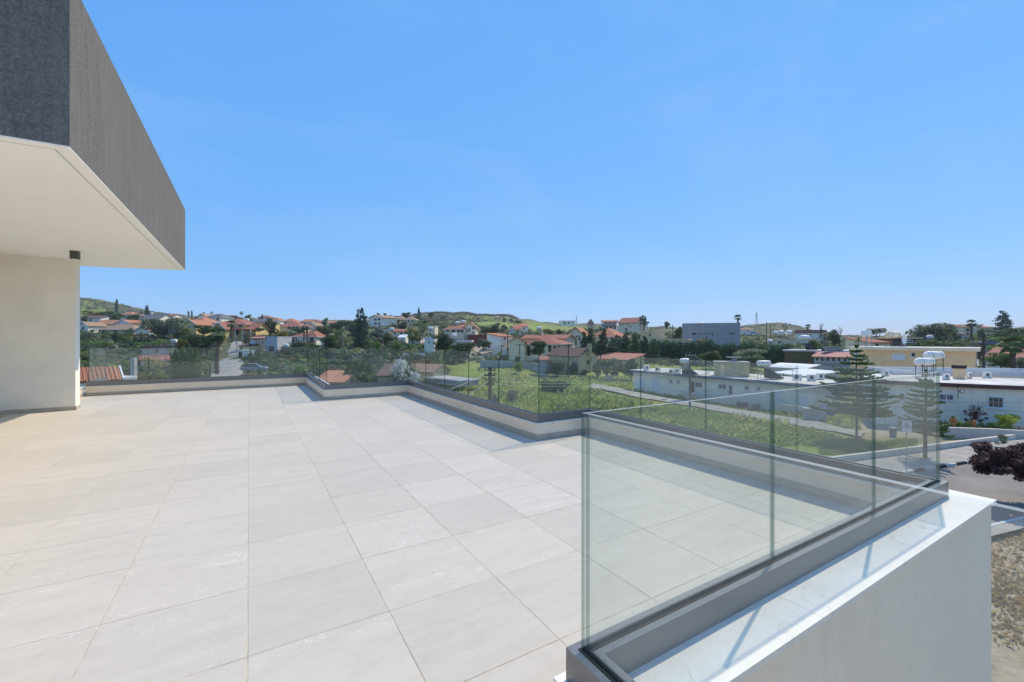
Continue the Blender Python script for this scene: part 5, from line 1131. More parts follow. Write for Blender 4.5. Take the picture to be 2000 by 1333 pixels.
# --- the thicket between the terrace and the village
def thicket():
    rng = random.Random(21); lab0 = {'grey': 'grey brown scrub bush of the thicket beyond the glass', 'olive': 'grey green olive bush of the thicket beyond the glass', 'mid': 'green bush of the thicket beyond the glass', 'bright': 'bright green bush of the thicket beyond the glass', 'dark': 'dark green bush of the thicket beyond the glass', 'yellow': 'yellowish bush of the thicket beyond the glass', 'flower': 'pale blossoming shrub of the thicket beyond the glass'}
    zones = ((0, 205, 'at the far left'), (205, 265, 'left of the red ribbed roof'), (265, 350, 'around the red ribbed roof house'), (350, 480, 'beside the uphill road'), (480, 540, 'below the blue grey house'), (540, 575, 'left of the white villa'), (575, 625, 'below the white villa'), (625, 690, 'between white villa and tall conifer'), (690, 735, 'below the tall conifer'), (735, 790, 'right of the tall conifer'), (790, 850, 'left of the glossy dark tree'), (850, 935, 'below the orange roofed villa'), (935, 1010, 'near the dark red building'), (1010, 1150, 'behind the beige bungalow'), (1150, 1260, 'below the ridge houses'), (1260, 1440, 'behind the grey block'), (1440, 1530, 'right of the grey block'), (1530, 1660, 'behind the dark brown house'), (1660, 1860, 'behind the tan building'), (1860, 3000, 'around the beige hill villa'))
    shp = {'bush': 'bush', 'wisp': 'sparse shrub'}; used = {}
    def put(u, d, w, h, lf, k='bush'):
        x, y = XY(u, d); z = gz(x, y); vt = CY + (EYE - z - h) / d * F
        zn = next(q for a0, b0, q in zones if a0 <= u < b0); dep = 'near' if d < 85 else 'middle' if d < 120 else 'farther' if d < 170 else 'far'; sz = 'small' if w < 4.2 else 'wide' if w > 5.6 else ''
        tone = {'grey': 'grey brown', 'olive': 'grey green', 'mid': 'green', 'bright': 'bright green', 'dark': 'dark green', 'yellow': 'yellowish', 'flower': 'pale blossoming'}[lf]
        lb = ' '.join(f'{sz} {tone} {shp[k]} on the {dep} slope {zn}'.split())
        build_tree(k, u, None, vt, w * F / d, d, lf, lb, 'thicket bushes', 'bush', {'var': rng.randrange(4)})
    for i in range(120):
        u = rng.uniform(480, 900); d = rng.uniform(78, 165) if u < 640 else rng.uniform(76, 128)
        if 425 < u < 500 and d < 130: continue
        if u > 800 and d < 92: continue
        put(u, d, rng.uniform(3.2, 6.5), rng.uniform(2.2, 4.2), rng.choice(['grey', 'olive', 'olive', 'mid', 'dark', 'grey', 'bright', 'mid']), rng.choice(['bush', 'bush', 'wisp']))
    for i in range(62):
        u = rng.uniform(120, 345); d = rng.uniform(62, 158)
        if 262 < u < 340 and d < 84: continue
        put(u, d, rng.uniform(3.5, 7.5), rng.uniform(2.4, 4.8), rng.choice(['mid', 'dark', 'olive', 'bright', 'yellow', 'mid', 'grey']), rng.choice(['bush', 'bush', 'bush', 'wisp']))
    for i in range(14): put(rng.uniform(520, 620), rng.uniform(58, 80), rng.uniform(2.5, 4), rng.uniform(2, 3), rng.choice(['flower', 'grey', 'grey']), 'wisp')
    for u, d, w, h, lf, k in ((214, 52, 6.0, 3.6, 'flower', 'wisp'), (250, 60, 4, 3, 'mid', 'bush'), (285, 64, 3.5, 3.4, 'dark', 'bush'), (302, 62, 3.6, 4.2, 'mid', 'bush'), (324, 62, 3.5, 3.6, 'mid', 'bush'), (470, 66, 4.5, 2.6, 'bright', 'bush'), (705, 60, 5.0, 5.5, 'mid', 'bush'), (690, 56, 4.0, 3.4, 'olive', 'wisp'), (724, 62, 3.6, 3.2, 'bright', 'bush'), (785, 60, 6.0, 6.0, 'flower', 'wisp'), (790, 62, 5.6, 5.4, 'olive', 'bush'), (655, 62, 4.0, 2.8, 'bright', 'bush')): put(u, d, w, h, lf, k)
    for i in range(46):     # gardens higher up the slope
        u = rng.uniform(150, 1000); d = rng.uniform(165, 290); put(u, d, rng.uniform(4, 8), rng.uniform(2.5, 5), rng.choice(['dark', 'dark', 'mid', 'olive']))
    for i in range(40):
        u = rng.uniform(1000, 2000); d = rng.uniform(175, 330); put(u, d, rng.uniform(5, 10), rng.uniform(2.5, 5), rng.choice(['dark', 'dark', 'mid', 'olive']))
    for i in range(22):
        u = rng.uniform(1440, 1700); d = rng.uniform(100, 170); put(u, d, rng.uniform(4, 7), rng.uniform(2.5, 4), rng.choice(['dark', 'mid', 'bright', 'yellow']))
def green_mass():
    rng = np.random.default_rng(77); n = 11000
    u = rng.uniform(120, 2060, n); d = np.exp(rng.uniform(math.log(70), math.log(340), n)); xc = (u - CX) / F * d
    ok = ~((u > 850) & (u < 1700) & (d < 104)) & ~((u > 1560) & (d < 60)) & ~((u > 395) & (u < 482) & (d < 150) & (u > 395 + (d - 70) * .5))
    ok &= ~((u > 900) & (u < 990) & (d > 104) & (d < 150) & (rng.random(n) < .8))
    u, d, xc = u[ok], d[ok], xc[ok]; x = d * SN + xc * CS; y = d * CS - xc * SN
    keep = np.ones(len(x), bool)
    for cx, cy, ex, ey, hl, hd in FOOT:
        a = (x - cx) * ex + (y - cy) * ey; b = -(x - cx) * ey + (y - cy) * ex
        keep &= ~((np.abs(a) < hl + 1.2) & (np.abs(b) < hd + 1.2)); keep &= ~((np.abs(a) < hl + .5) & (b < 0) & (b > -hd - 7) & (rng.random(len(x)) < .75))
    x, y = x[keep], y[keep]; z = ground(x, y); m = len(x); r = rng.uniform(.7, 2.3, m); hh = r * rng.uniform(.7, 1.25, m)
    K = 16; dirs = rng.normal(size=(m, K, 3)); dirs /= np.linalg.norm(dirs, axis=2, keepdims=True); dirs[:, :, 2] = np.abs(dirs[:, :, 2])
    C = np.stack([x, y, z], 1)[:, None, :] + dirs * np.stack([r, r, hh], 1)[:, None, :] * rng.uniform(.55, 1, (m, K, 1))
    N = dirs + rng.normal(size=dirs.shape) * .5; N[:, :, 2] += .5; N /= np.linalg.norm(N, axis=2, keepdims=True)
    q = leaves(rng, C.reshape(-1, 3), N.reshape(-1, 3), np.repeat(r * .75, K), .7)
    mi = np.repeat(rng.choice(6, m, p=[.26, .24, .2, .12, .1, .08]), K).astype(np.int32)
    o = obj('garden_greenery', quads_mesh('garden_greenery', q, [L['mid'], L['dark'], L['olive'], L['grey'], L['bright'], L['yellow']], mi)); tag(o, 'mixed low greenery filling the slopes and gardens between the houses', 'greenery', None, 'stuff')
def hedge():
    rng = np.random.default_rng(3); P0, P1 = Vector(XY(1285, 116)), Vector(XY(1566, 98)); n = 20000
    ex = P1 - P0; Ln = ex.length; ex /= Ln; t = rng.uniform(0, Ln, n); zg0 = gz(*P0) ; zg1 = gz(*P1)
    cols = rng.normal(size=int(Ln * 1.6) + 3) * .32; top = 5.9 + np.interp(t * 1.6, np.arange(len(cols)), cols) - t / Ln * 1.1 + rng.exponential(.14, n)
    z = rng.uniform(.0, 1, n) ** .55; face = rng.random(n)
    y = np.where(face < .6, -1.4, rng.uniform(-1.4, 1.4, n)) + rng.normal(size=n) * .25; z = np.where(face > .8, 1.0, z)
    C = np.stack([t - Ln / 2, y, z * top], 1); N = np.stack([rng.normal(size=n) * .5, -np.ones(n), .5 + rng.normal(size=n) * .5], 1); N /= np.linalg.norm(N, axis=1, keepdims=True)
    q = leaves(rng, C, N, .5, .45); c = (P0 + P1) / 2; zb = min(zg0, zg1)
    t0 = thing('hedge', 'long dark green conifer hedge behind the white bungalow', 'hedge', (c.x, c.y, zb - .3), math.atan2(ex.y, ex.x))
    obj('foliage', quads_mesh('foliage', q, L['hedge']), t0)
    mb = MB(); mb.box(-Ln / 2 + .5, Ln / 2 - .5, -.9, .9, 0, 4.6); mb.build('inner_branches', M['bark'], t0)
LANE = [tuple(on_plane(u, v, -6.65)[:2]) for u, v in ((1155, 756), (1235, 771.5), (1395, 798), (1592, 833), (1685, 851))]
def grass_and_scrub():
    rng = np.random.default_rng(9)
    def scatter(name, label, n, us, ds, size, mat, up=1.0):
        u = rng.uniform(us[0], us[1], n); d = np.exp(rng.uniform(math.log(ds[0]), math.log(ds[1]), n)); xc = (u - CX) / F * d
        x = d * SN + xc * CS; y = d * CS - xc * SN
        if name.startswith('meadow'):
            k = np.ones(n, bool)
            for (ax, ay), (bx, by) in zip(LANE, LANE[1:]):
                t = np.clip(((x - ax) * (bx - ax) + (y - ay) * (by - ay)) / ((bx - ax) ** 2 + (by - ay) ** 2), 0, 1); k &= np.hypot(x - ax - t * (bx - ax), y - ay - t * (by - ay)) > 2.1
            if 'weed' in name: k &= (np.sin(x * .35 + 2 * np.sin(y * .21)) + np.sin(y * .43 + x * .11)) > .35
            x, y = x[k], y[k]; n = len(x)
        z = ground(x, y)
        s = size * rng.uniform(.5, 1.5, n); a = rng.uniform(0, 6.283, n)
        dx, dy = np.cos(a) * s * .5, np.sin(a) * s * .5; lx, ly = rng.normal(size=n) * s * .75, rng.normal(size=n) * s * .75
        P = np.stack([np.stack([x - dx, y - dy, z - .05], 1), np.stack([x + dx, y + dy, z - .05], 1), np.stack([x + dx * .6 + lx, y + dy * .6 + ly, z + s * up], 1), np.stack([x - dx * .5 + lx, y - dy * .5 + ly, z + s * up * .8], 1)], 1)
        o = obj(name, quads_mesh(name, P, mat)); tag(o, label, 'grass' if 'grass' in name else 'weeds' if 'weed' in name else 'scrub', None, 'stuff'); return o
    g1 = leaf_mat('meadow_grass', (.20, .26, .055), (.31, .36, .09), .5, .12, (.48, .44, .16))
    g2 = leaf_mat('dry_grass', (.34, .24, .12), (.62, .46, .24), .45, 1.2)
    scatter('meadow_grass', 'tall green and yellow grass of the meadow below the terrace', 60000, (860, 1680), (32, 112), .15, g1)
    scatter('meadow_grass', 'green grass strip under the norfolk pines', 9000, (1600, 1790), (29.8, 34.6), .09, g1)
    g3 = leaf_mat('meadow_weed_leaves', (.14, .18, .05), (.28, .31, .09), .5, .08, (.45, .40, .16))
    scatter('meadow_weeds', 'taller mixed weeds standing in the rough meadow', 7000, (860, 1660), (34, 112), .42, g3, 1.1)
    scatter('dry_grass', 'dry straw coloured grass on the bare plot by the white wall', 2600, (1880, 2080), (12.2, 20.5), .10, g2)
    sc = leaf_mat('hill_scrub_leaves', (.075, .085, .042), (.18, .175, .095), .42, .05)
    scatter('hill_scrub', 'dark scrub and rocks covering the far hills', 3000, (120, 360), (430, 700), 2.4, sc, .4)
    scatter('hill_scrub', 'dark scrub covering the central hill and the ridges', 5200, (740, 1010), (470, 700), 2.2, sc, .45)
    scatter('hill_scrub', 'low scrub on the far right hill and ridge', 5000, (1250, 2050), (380, 700), 2.4, sc, .6)
# ------------------------------------------------------------------ small things
def pole(u, vt, vb, d, label, r=.13, m='wood', arms=(), cat='utility pole', noctrl=False, group='utility poles'):
    x, y = XY(u, d); zb = EYE - (vb - CY) / F * d; zt = EYE - (vt - CY) / F * d; h = zt - zb
    t = thing('utility_pole', label, cat, (x, y, zb), -YAW, group)
    mb = MB(); mb.tube([(0, 0, -.6), (0, 0, h * .5), (0, 0, h)], [r, r * .88, r * .75], 9); mb.build('shaft', M[m], t)
    for z, w, n in arms:
        mb = MB(); mb.box(-w / 2, w / 2, -r - .1, -r + .0, h - z - .05, h - z + .05); a = mb.build('cross_arm', M[m], t)
        for i in range(n):
            xx = -w / 2 + .08 + (w - .16) * i / max(1, n - 1); mb = MB(); mb.tube([(xx, -r - .05, h - z + .05), (xx, -r - .05, h - z + .12), (xx, -r - .05, h - z + .2)], [.03, .06, .04], 7); mb.build('insulator', M['trim' if m != 'wood' else 'black'], a)
    return Vector((x, y, zt))
def wire(a, b, sag, label, r=.012, m='wire', group='overhead wires'):
    a, b = Vector(a), Vector(b); c = (a + b) / 2; pts = []
    for i in range(17):
        t = i / 16; p = a.lerp(b, t); p.z -= sag * 4 * t * (1 - t); pts.append(p - c)
    mb = MB(); mb.tube(pts, r, 4, cap=False); o = mb.build('overhead_wire', M[m], None, c); tag(o, label, 'wire', group)
def solar_tank(u, d, zb, label, L0=1.5, r=.32, zst=1.1, yaw=0, panel=True, letter=False, m='tank', group='rooftop solar water tanks', stand='steel', vertical=False):
    x, y = XY(u, d); t = thing('water_tank', label, 'water tank', (x, y, zb), -YAW + yaw, group)
    mb = MB(); c = zst + r
    pr = [(-L0 / 2, .55), (-L0 / 2 + .05, .85), (-L0 / 2 + .14, 1), (L0 / 2 - .14, 1), (L0 / 2 - .05, .85), (L0 / 2, .55)]
    if vertical: mb.tube([(0, 0, zst + (p[0] + L0 / 2)) for p in pr], [r * p[1] for p in pr], 16)
    else: mb.tube([(p[0], 0, c) for p in pr], [r * p[1] for p in pr], 16)
    tk = mb.build('tank', M[m], t)
    mb = MB()
    if not vertical:
        for s in (-.3, .3): mb.tube([(s * L0 + i * .0, 0, c) for i in (-1, 1)], r, 4)
        mb = MB()
        for s in (-.28, .28): mb.tube([(s * L0 - .02, 0, c), (s * L0 + .02, 0, c)], r * 1.03, 16)
        mb.build('strap', M['steel'], tk)
    for sx in (-1, 1):
        for sy in (-1, 1):
            mb = MB(); mb.box(sx * L0 * .36 - .025, sx * L0 * .36 + .025, sy * r * .8 - .025, sy * r * .8 + .025, -.15, zst + r * .45); mb.build('stand_leg', M[stand], t)
    mb = MB(); mb.box(-L0 * .36, L0 * .36, -r * .85, -r * .75, zst - .03, zst + .03); mb.box(-L0 * .36, L0 * .36, r * .75, r * .85, zst - .03, zst + .03); mb.box(-L0 * .36, L0 * .36, -r * .85, -r * .75, zst * .45, zst * .45 + .04); mb.build('stand_rail', M[stand], t)
    if panel:
        mb = MB(); px = L0 * .55
        mb.hexa([(px - .45, -.55, .12), (px + 1.15, -.55, .12), (px + 1.15, .55, .12), (px - .45, .55, .12)], [(px - .45, -.55, 1.25), (px + 1.2, -.55, .2), (px + 1.2, .55, .2), (px - .45, .55, 1.25)])
        mb.build('solar_panel', M['panel'], t)
    if letter:
        mb = MB()
        for i, (w, hh) in enumerate(((.05, .12), (.03, .12), (.06, .08), (.03, .12), (.06, .08), (.06, .08), (.05, .08))): mb.box(-.42 + i * .105, -.42 + i * .105 + w, -r - .012, -r - .004, c + .02, c + .02 + hh)
        mb.build('lettering', M['black'], tk)
    return t
def ac_unit(u, d, zb, label, yaw=0, s=1.0):
    x, y = XY(u, d); t = thing('air_conditioner', label, 'air conditioner', (x, y, zb), -YAW + yaw, 'rooftop air conditioner units')
    mb = MB(); mb.box(-.42 * s, .42 * s, -.16 * s, .16 * s, .08, .08 + .62 * s); mb.build('casing', M['tank'], t)
    mb = MB(); mb.tube([(-.1 * s, -.165 * s, .08 + .31 * s), (-.1 * s, -.175 * s, .08 + .31 * s)], .22 * s, 18); g = mb.build('fan_grille', M['fixture'], t)
    mb = MB(); mb.tube([(-.1 * s, -.176 * s, .08 + .31 * s), (-.1 * s, -.182 * s, .08 + .31 * s)], .07 * s, 10); mb.build('fan_hub', M['steel'], g)
    mb = MB(); mb.box(-.35 * s, -.27 * s, -.18 * s, .18 * s, 0, .08); mb.box(.27 * s, .35 * s, -.18 * s, .18 * s, 0, .08); mb.build('foot', M['steel'], t)
def dish(u, v, d, r, label, yaw=.4, h=.9):
    p = W(u, v, d); t = thing('satellite_dish', label, 'satellite dish', (p.x, p.y, p.z - h), -YAW + yaw, 'satellite dishes')
    mb = MB(); n = 14; prev = None
    for k in range(5):
        rr = r * k / 4; yy = -.0 + .28 * r * (k / 4) ** 2
        ring = [(rr * math.cos(6.2832 * j / n), -yy, h + rr * math.sin(6.2832 * j / n)) for j in range(n)]
        if prev:
            for j in range(n): mb.face([prev[j], prev[(j + 1) % n], ring[(j + 1) % n], ring[j]], 0, True)
        prev = ring
    mb.build('reflector', M['tank'], t)
    mb = MB(); mb.tube([(0, .08, 0), (0, .08, h)], .03, 6); mb.build('mast', M['steel'], t)
    mb = MB(); mb.tube([(0, -.25 * r, h - r), (0, -1.0 * r, h)], .015, 5); mb.box(-.05, .05, -1.08 * r, -.95 * r, h - .04, h + .06); mb.build('feed_arm', M['steel'], t)
def car(u, v, d, yaw, paint, label, s=1.0):
    p = W(u, v, d); t = thing('parked_car', label, 'car', (p.x, p.y, p.z), -YAW + yaw, 'parked cars')
    def prof(pts, w, ins=0):
        mb = MB(); n = len(pts)
        A = [(x, -w / 2 + ins * (z > .95), z) for x, z in pts]; B = [(x, w / 2 - ins * (z > .95), z) for x, z in pts]
        mb.face(A); mb.face(B[::-1])
        for i in range(n): j = (i + 1) % n; mb.face([A[j], A[i], B[i], B[j]])
        return mb
    prof([(-2.1, .35), (2.1, .35), (2.15, .62), (2.0, .82), (.95, .92), (-1.6, .95), (-2.1, .85)], 1.72).build('body', M[paint], t)
    prof([(-1.65, .951), (1.0, .93), (.35, 1.42), (-1.1, 1.45)], 1.6, .16).build('cabin', M['pane'], t)
    prof([(-1.12, 1.452), (.36, 1.422), (.30, 1.47), (-1.05, 1.5)], 1.28).build('roof', M[paint], t)
    for sx in (-1.3, 1.32):
        for sy in (-.8, .8):
            mb = MB(); mb.tube([(sx, sy - .1, .32), (sx, sy + .1, .32)], .32, 14); w = mb.build('wheel', M['tyre'], t)
            mb = MB(); mb.tube([(sx, sy - .11, .32), (sx, sy + .11, .32)], .18, 10); mb.build('rim', M['steel'], w)
    for sx, sy in ((2.08, -.6), (2.08, .6), (-2.08, -.65), (-2.08, .65)):
        mb = MB(); mb.box(sx - .06, sx + .06, sy - .16, sy + .16, .62, .76); mb.build('headlight' if sx > 0 else 'tail_light', M['trim'] if sx > 0 else M['red'], t)
def wall_run(name, label, pts, h, th, m, cat='wall', cap=None, lift=0):
    c = sum((Vector(p) for p in pts), Vector((0, 0))) / len(pts); z0 = min(gz(*p) for p in pts)
    t = thing(name, label, cat, (c.x, c.y, z0)); 
    for k, (a, b) in enumerate(zip(pts, pts[1:])):
        a, b = Vector(a), Vector(b); n = max(1, int((b - a).length / 6)); d = (b - a).normalized(); nl = Vector((-d.y, d.x)) * th / 2
        for i in range(n):
            p, q = a.lerp(b, i / n), a.lerp(b, (i + 1) / n); za, zb = gz(*p) - z0 + lift, gz(*q) - z0 + lift; p, q = p - c, q - c
            mb = MB(); P = [p - nl, q - nl, q + nl, p + nl]; zz = [za, zb, zb, za]
            mb.hexa([(v.x, v.y, z - .8) for v, z in zip(P, zz)], [(v.x, v.y, z + h) for v, z in zip(P, zz)]); mb.build('wall_section', M[m], t)
            if cap:
                nc = nl * 1.25; P = [p - nc, q - nc, q + nc, p + nc]; mb = MB(); mb.hexa([(v.x, v.y, z + h) for v, z in zip(P, zz)], [(v.x, v.y, z + h + .06) for v, z in zip(P, zz)]); mb.build('cap', M[cap], t)
    return t

def roads():
    k1a, k1b = Vector((25.8, 26.5)), Vector((34.5, 29.4)); dr = (k1b - k1a).normalized(); nr = Vector((dr.y, -dr.x))       # cam coordinates: along the street, towards the camera
    A0, A1 = k1a - dr * 60, k1a + dr * 60
    def st(o0, o1, name, m, lift, s0=-24, s1=60):
        p = [(cam_xy(*(k1a + dr * s + nr * o0)), cam_xy(*(k1a + dr * s + nr * o1))) for s in (s0, s1)]
        return strip(name, p, M[m], lift)
    st(0, 5.35, 'road', 'asphalt', .12); st(-2.3, -.16, 'pavement', 'pave', .25, -16)
    st(5.52, 6.05, 'pavement', 'pave', .25)
    # kerb stones painted black and white
    ks = struct(MB_empty('kerb'))
    for side, o in ((0, -.15), (1, 5.36)):
        s = -16.0; i = 0
        while s < 30:
            P = [k1a + dr * s + nr * o, k1a + dr * (s + .98) + nr * o, k1a + dr * (s + .98) + nr * (o + .15), k1a + dr * s + nr * (o + .15)]
            W4 = [cam_xy(*p) for p in P]; z = gz(*W4[0]); mb = MB()
            W4 = W4[::-1]
            mb.hexa([(p[0], p[1], z - .2) for p in W4], [(p[0], p[1], z + .26) for p in W4]); mb.build('kerb_stone', M['kerbb' if (i % 2 == 0 and side == 0) else 'kerbw'], ks)
            s += 1.0; i += 1
    # walls along the street
    bw = lambda u: XY(u, 35.0 - (u - 1842) * .0070)
    f = lambda s, o: cam_xy(*(k1a + dr * s + nr * o))
    wall_run('garden_wall', 'low white street wall behind the far pavement', [f(-14, -2.5), f(14, -2.5)], .62, .22, 'greywhite')
    wall_run('garden_wall', 'white retaining wall of the raised flower bed before the street house', [bw(1842), bw(1880), bw(1940), bw(2000), bw(2120)], .85, .3, 'greywhite')
    wall_run('retaining_wall', 'dark stained retaining wall below the near pavement', [f(-2, 6.22), f(24, 6.22)], .2, .3, 'stone')
    # lane along the long white bungalow
    def g(u, v, z=-6.65): p = on_plane(u, v, z); return (p.x, p.y)
    strip('lane', [(g(1158, 752), g(1150, 757)), (g(1240, 768), g(1230, 775)), (g(1400, 794), g(1390, 802)), (g(1600, 828), g(1585, 839)), (g(1690, 846), g(1680, 856))], M['track'], .12, ragged=.45)
    wall_run('garden_wall', 'long low concrete yard wall in front of the white bungalow', [g(1330, 778), g(1420, 790), g(1520, 806), g(1602, 820)], .95, .2, 'greywhite')
    wall_run('garden_wall', 'low concrete wall at the back of the meadow below the beige bungalow', [XY(938, 98), XY(975, 97), XY(1040, 95), XY(1062, 92)], 1.7, .25, 'concrete')
    wall_run('garden_wall', 'white low wall left of the block house', [XY(786, 108), XY(830, 108)], 1.5, .25, 'white')
    wall_run('garden_wall', 'white rendered wall between brown earth bank and beige bungalow', [XY(963, 118), XY(992, 116)], 1.9, .25, 'white2')
    strip('lane', [(XY(480, 72), XY(400, 72)), (XY(478, 85), XY(415, 85)), (XY(476, 100), XY(430, 100)), (XY(474, 115), XY(440, 115)), (XY(472, 130), XY(448, 130)), (XY(474, 142), XY(456, 142))], M['track'], .15, ragged=.4)
def MB_empty(name):
    return obj(name, None)
def street_things():
    # warning sign
    d = 26.3; x, y = XY(1771, d); zb = gz(x, y); t = thing('road_sign', 'white rectangular road sign with warning triangle on a thin pole', 'road sign', (x, y, zb), -YAW - .35)
    zt = EYE - (822 - CY) / F * d - zb; zbt = EYE - (845 - CY) / F * d - zb
    mb = MB(); mb.tube([(0, .03, -.4), (0, .03, zt - .05)], .03, 8); mb.build('post', M['steel'], t)
    mb = MB(); mb.box(-.24, .24, -.012, .0, zbt, zt); b = mb.build('board', M['trim'], t)
    c = (zbt + zt) / 2 + .06; mb = MB(); r = .24
    P = [(r * math.sin(a), c + r * math.cos(a)) for a in (0, 2.0944, 4.18879)]; Q = [(.76 * (p[0]), c + .76 * (p[1] - c)) for p in P]
    for i in range(3): j = (i + 1) % 3; mb.face([(P[i][0], -.016, P[i][1]), (Q[i][0], -.016, Q[i][1]), (Q[j][0], -.016, Q[j][1]), (P[j][0], -.016, P[j][1])])
    mb.build('triangle_border', M['red'], b)
    mb = MB(); mb.box(-.045, .045, -.016, -.0125, c - .075, c - .01); mb.tube([(0, -.016, c + .02), (0, -.013, c + .02)], .03, 8); mb.build('pictogram', M['black'], b)
    # litter bin
    p = on_plane(1744, 851, -6.6); t = thing('litter_bin', 'dark rounded litter bin on the verge behind the road sign', 'bin', (p.x, p.y, gz(p.x, p.y)), 0)
    mb = MB(); mb.tube([(0, 0, -.1), (0, 0, .7)], [.22, .26], 14); mb.build('body', M['car_blue'], t); mb = MB(); mb.tube([(0, 0, .7), (0, 0, .76), (0, 0, .82)], [.28, .24, .1], 14); mb.build('lid', M['steel'], t)
    # raised bed plants
    rng = random.Random(4)
    for i in range(18):
        u = 1846 + 160 * (i + rng.random() * .8) / 18; d = 35.0 - (u - 1842) * .0070 + rng.uniform(.45, 1.5); x, y = XY(u, d); z = gz(x, y) + .62; lf = rng.choice(['bright', 'mid', 'mid', 'dark', 'lemon', 'flower'])
        t = thing('bed_plant', {'bright': 'bright green leafy plant', 'mid': 'green leafy plant', 'dark': 'dark green plant', 'lemon': 'yellow leaved plant', 'flower': 'pale flowering plant'}[lf] + ' in the raised bed ' + ('near the glass edge' if u < 1862 else 'between the two orange pots' if u < 1899 else 'below the twiggy shrub' if u < 1925 else 'below the barred window' if u < 1955 else 'beside the yellow shrub' if u < 1985 else 'at the right picture edge'), 'plant', (x, y, z - .1), rng.uniform(0, 6), 'plants in the raised bed')
        o = obj('foliage', crown_mesh('bush', i % 4, lf), t); s = rng.uniform(.3, .6); o.scale = (s, s, s * 1.5)
    f = struct(MB_box('flower_bed_soil', (0, 1, 0, 1, 0, 1), M['kerbb'])) if False else None
    for u, v, d, lab in ((1862, 823, 35.6, 'orange rounded pot in the raised bed nearest the glass'), (1899, 828, 35.4, 'second orange pot right of the first one in the raised bed')):
        p = W(u, v, d); t = thing('plant_pot', lab, 'pot', (p.x, p.y, p.z - .25), 0, 'pots in the raised bed'); mb = MB(); mb.tube([(0, 0, -.2), (0, 0, .1), (0, 0, .3), (0, 0, .46), (0, 0, .5)], [.1, .18, .24, .2, .22], 14); mb.build('body', M['rust'], t); o = obj('foliage', crown_mesh('bush', 1, 'mid'), t); o.location.z = .45; o.scale = (.2, .2, .3)
    # bulb-shaped hanging sign on the street house
    t = W(1871, 757, 37.2); th = thing('wall_lamp', 'round orange rimmed lamp on a dark bracket of the white street house', 'lamp', t, -YAW)
    mb = MB(); mb.tube([(0, 0, .25), (0, 0, -1.0)], .03, 6); mb.tube([(0, 0, .2), (-.0, -.5, .2)], .02, 6); mb.build('bracket', M['black'], th)
    mb = MB(); mb.tube([(.25, -.1, -.3), (.25, -.06, -.3)], .22, 16); g = mb.build('rim', M['rust'], th); mb = MB(); mb.tube([(.25, -.11, -.3), (.25, -.105, -.3)], .14, 14); mb.build('lens', M['trim'], g)
    # block planter and tarpaulin at the end of the yard wall
    p = on_plane(1590, 822, -6.65); t = thing('planter', 'concrete block planter with dry plants at the end of the yard wall', 'planter', (p.x, p.y, gz(p.x, p.y)), -YAW - .5); mb = MB(); mb.box(-.9, .9, -.5, .5, -.2, 1.15); mb.build('block', M['concrete'], t); o = obj('foliage', crown_mesh('wisp', 1, 'yellow'), t); o.location.z = 1.05; o.scale = (.85, .5, .6)
    p = on_plane(1606, 800, -6.0); t = thing('tarpaulin', 'crumpled blue tarpaulin beside the concrete planter', 'tarpaulin', (p.x, p.y, gz(p.x, p.y)), -YAW); mb = MB(); rr = random.Random(2)
    gr = [[(-.9 + .3 * i, -.7 + .3 * j, 1.0 + rr.uniform(-.2, .2) - .25 * abs(j - 2) - .1 * abs(i - 3)) for i in range(7)] for j in range(5)]
    for j in range(4):
        for i in range(6): mb.face([gr[j][i], gr[j][i + 1], gr[j + 1][i + 1], gr[j + 1][i]])
    gb = [(-.9, -.7, 0), (.9, -.7, 0), (.9, .5, 0), (-.9, .5, 0)]
    mb.face([gb[0], gb[1]] + gr[0][::-1]); mb.face([gb[1], gb[2]] + [gr[j][6] for j in range(4, -1, -1)]); mb.face([gb[3], gb[0]] + [gr[j][0] for j in range(5)]); mb.face([gb[2], gb[3]] + gr[4]); mb.build('sheet', M['blue'], t)

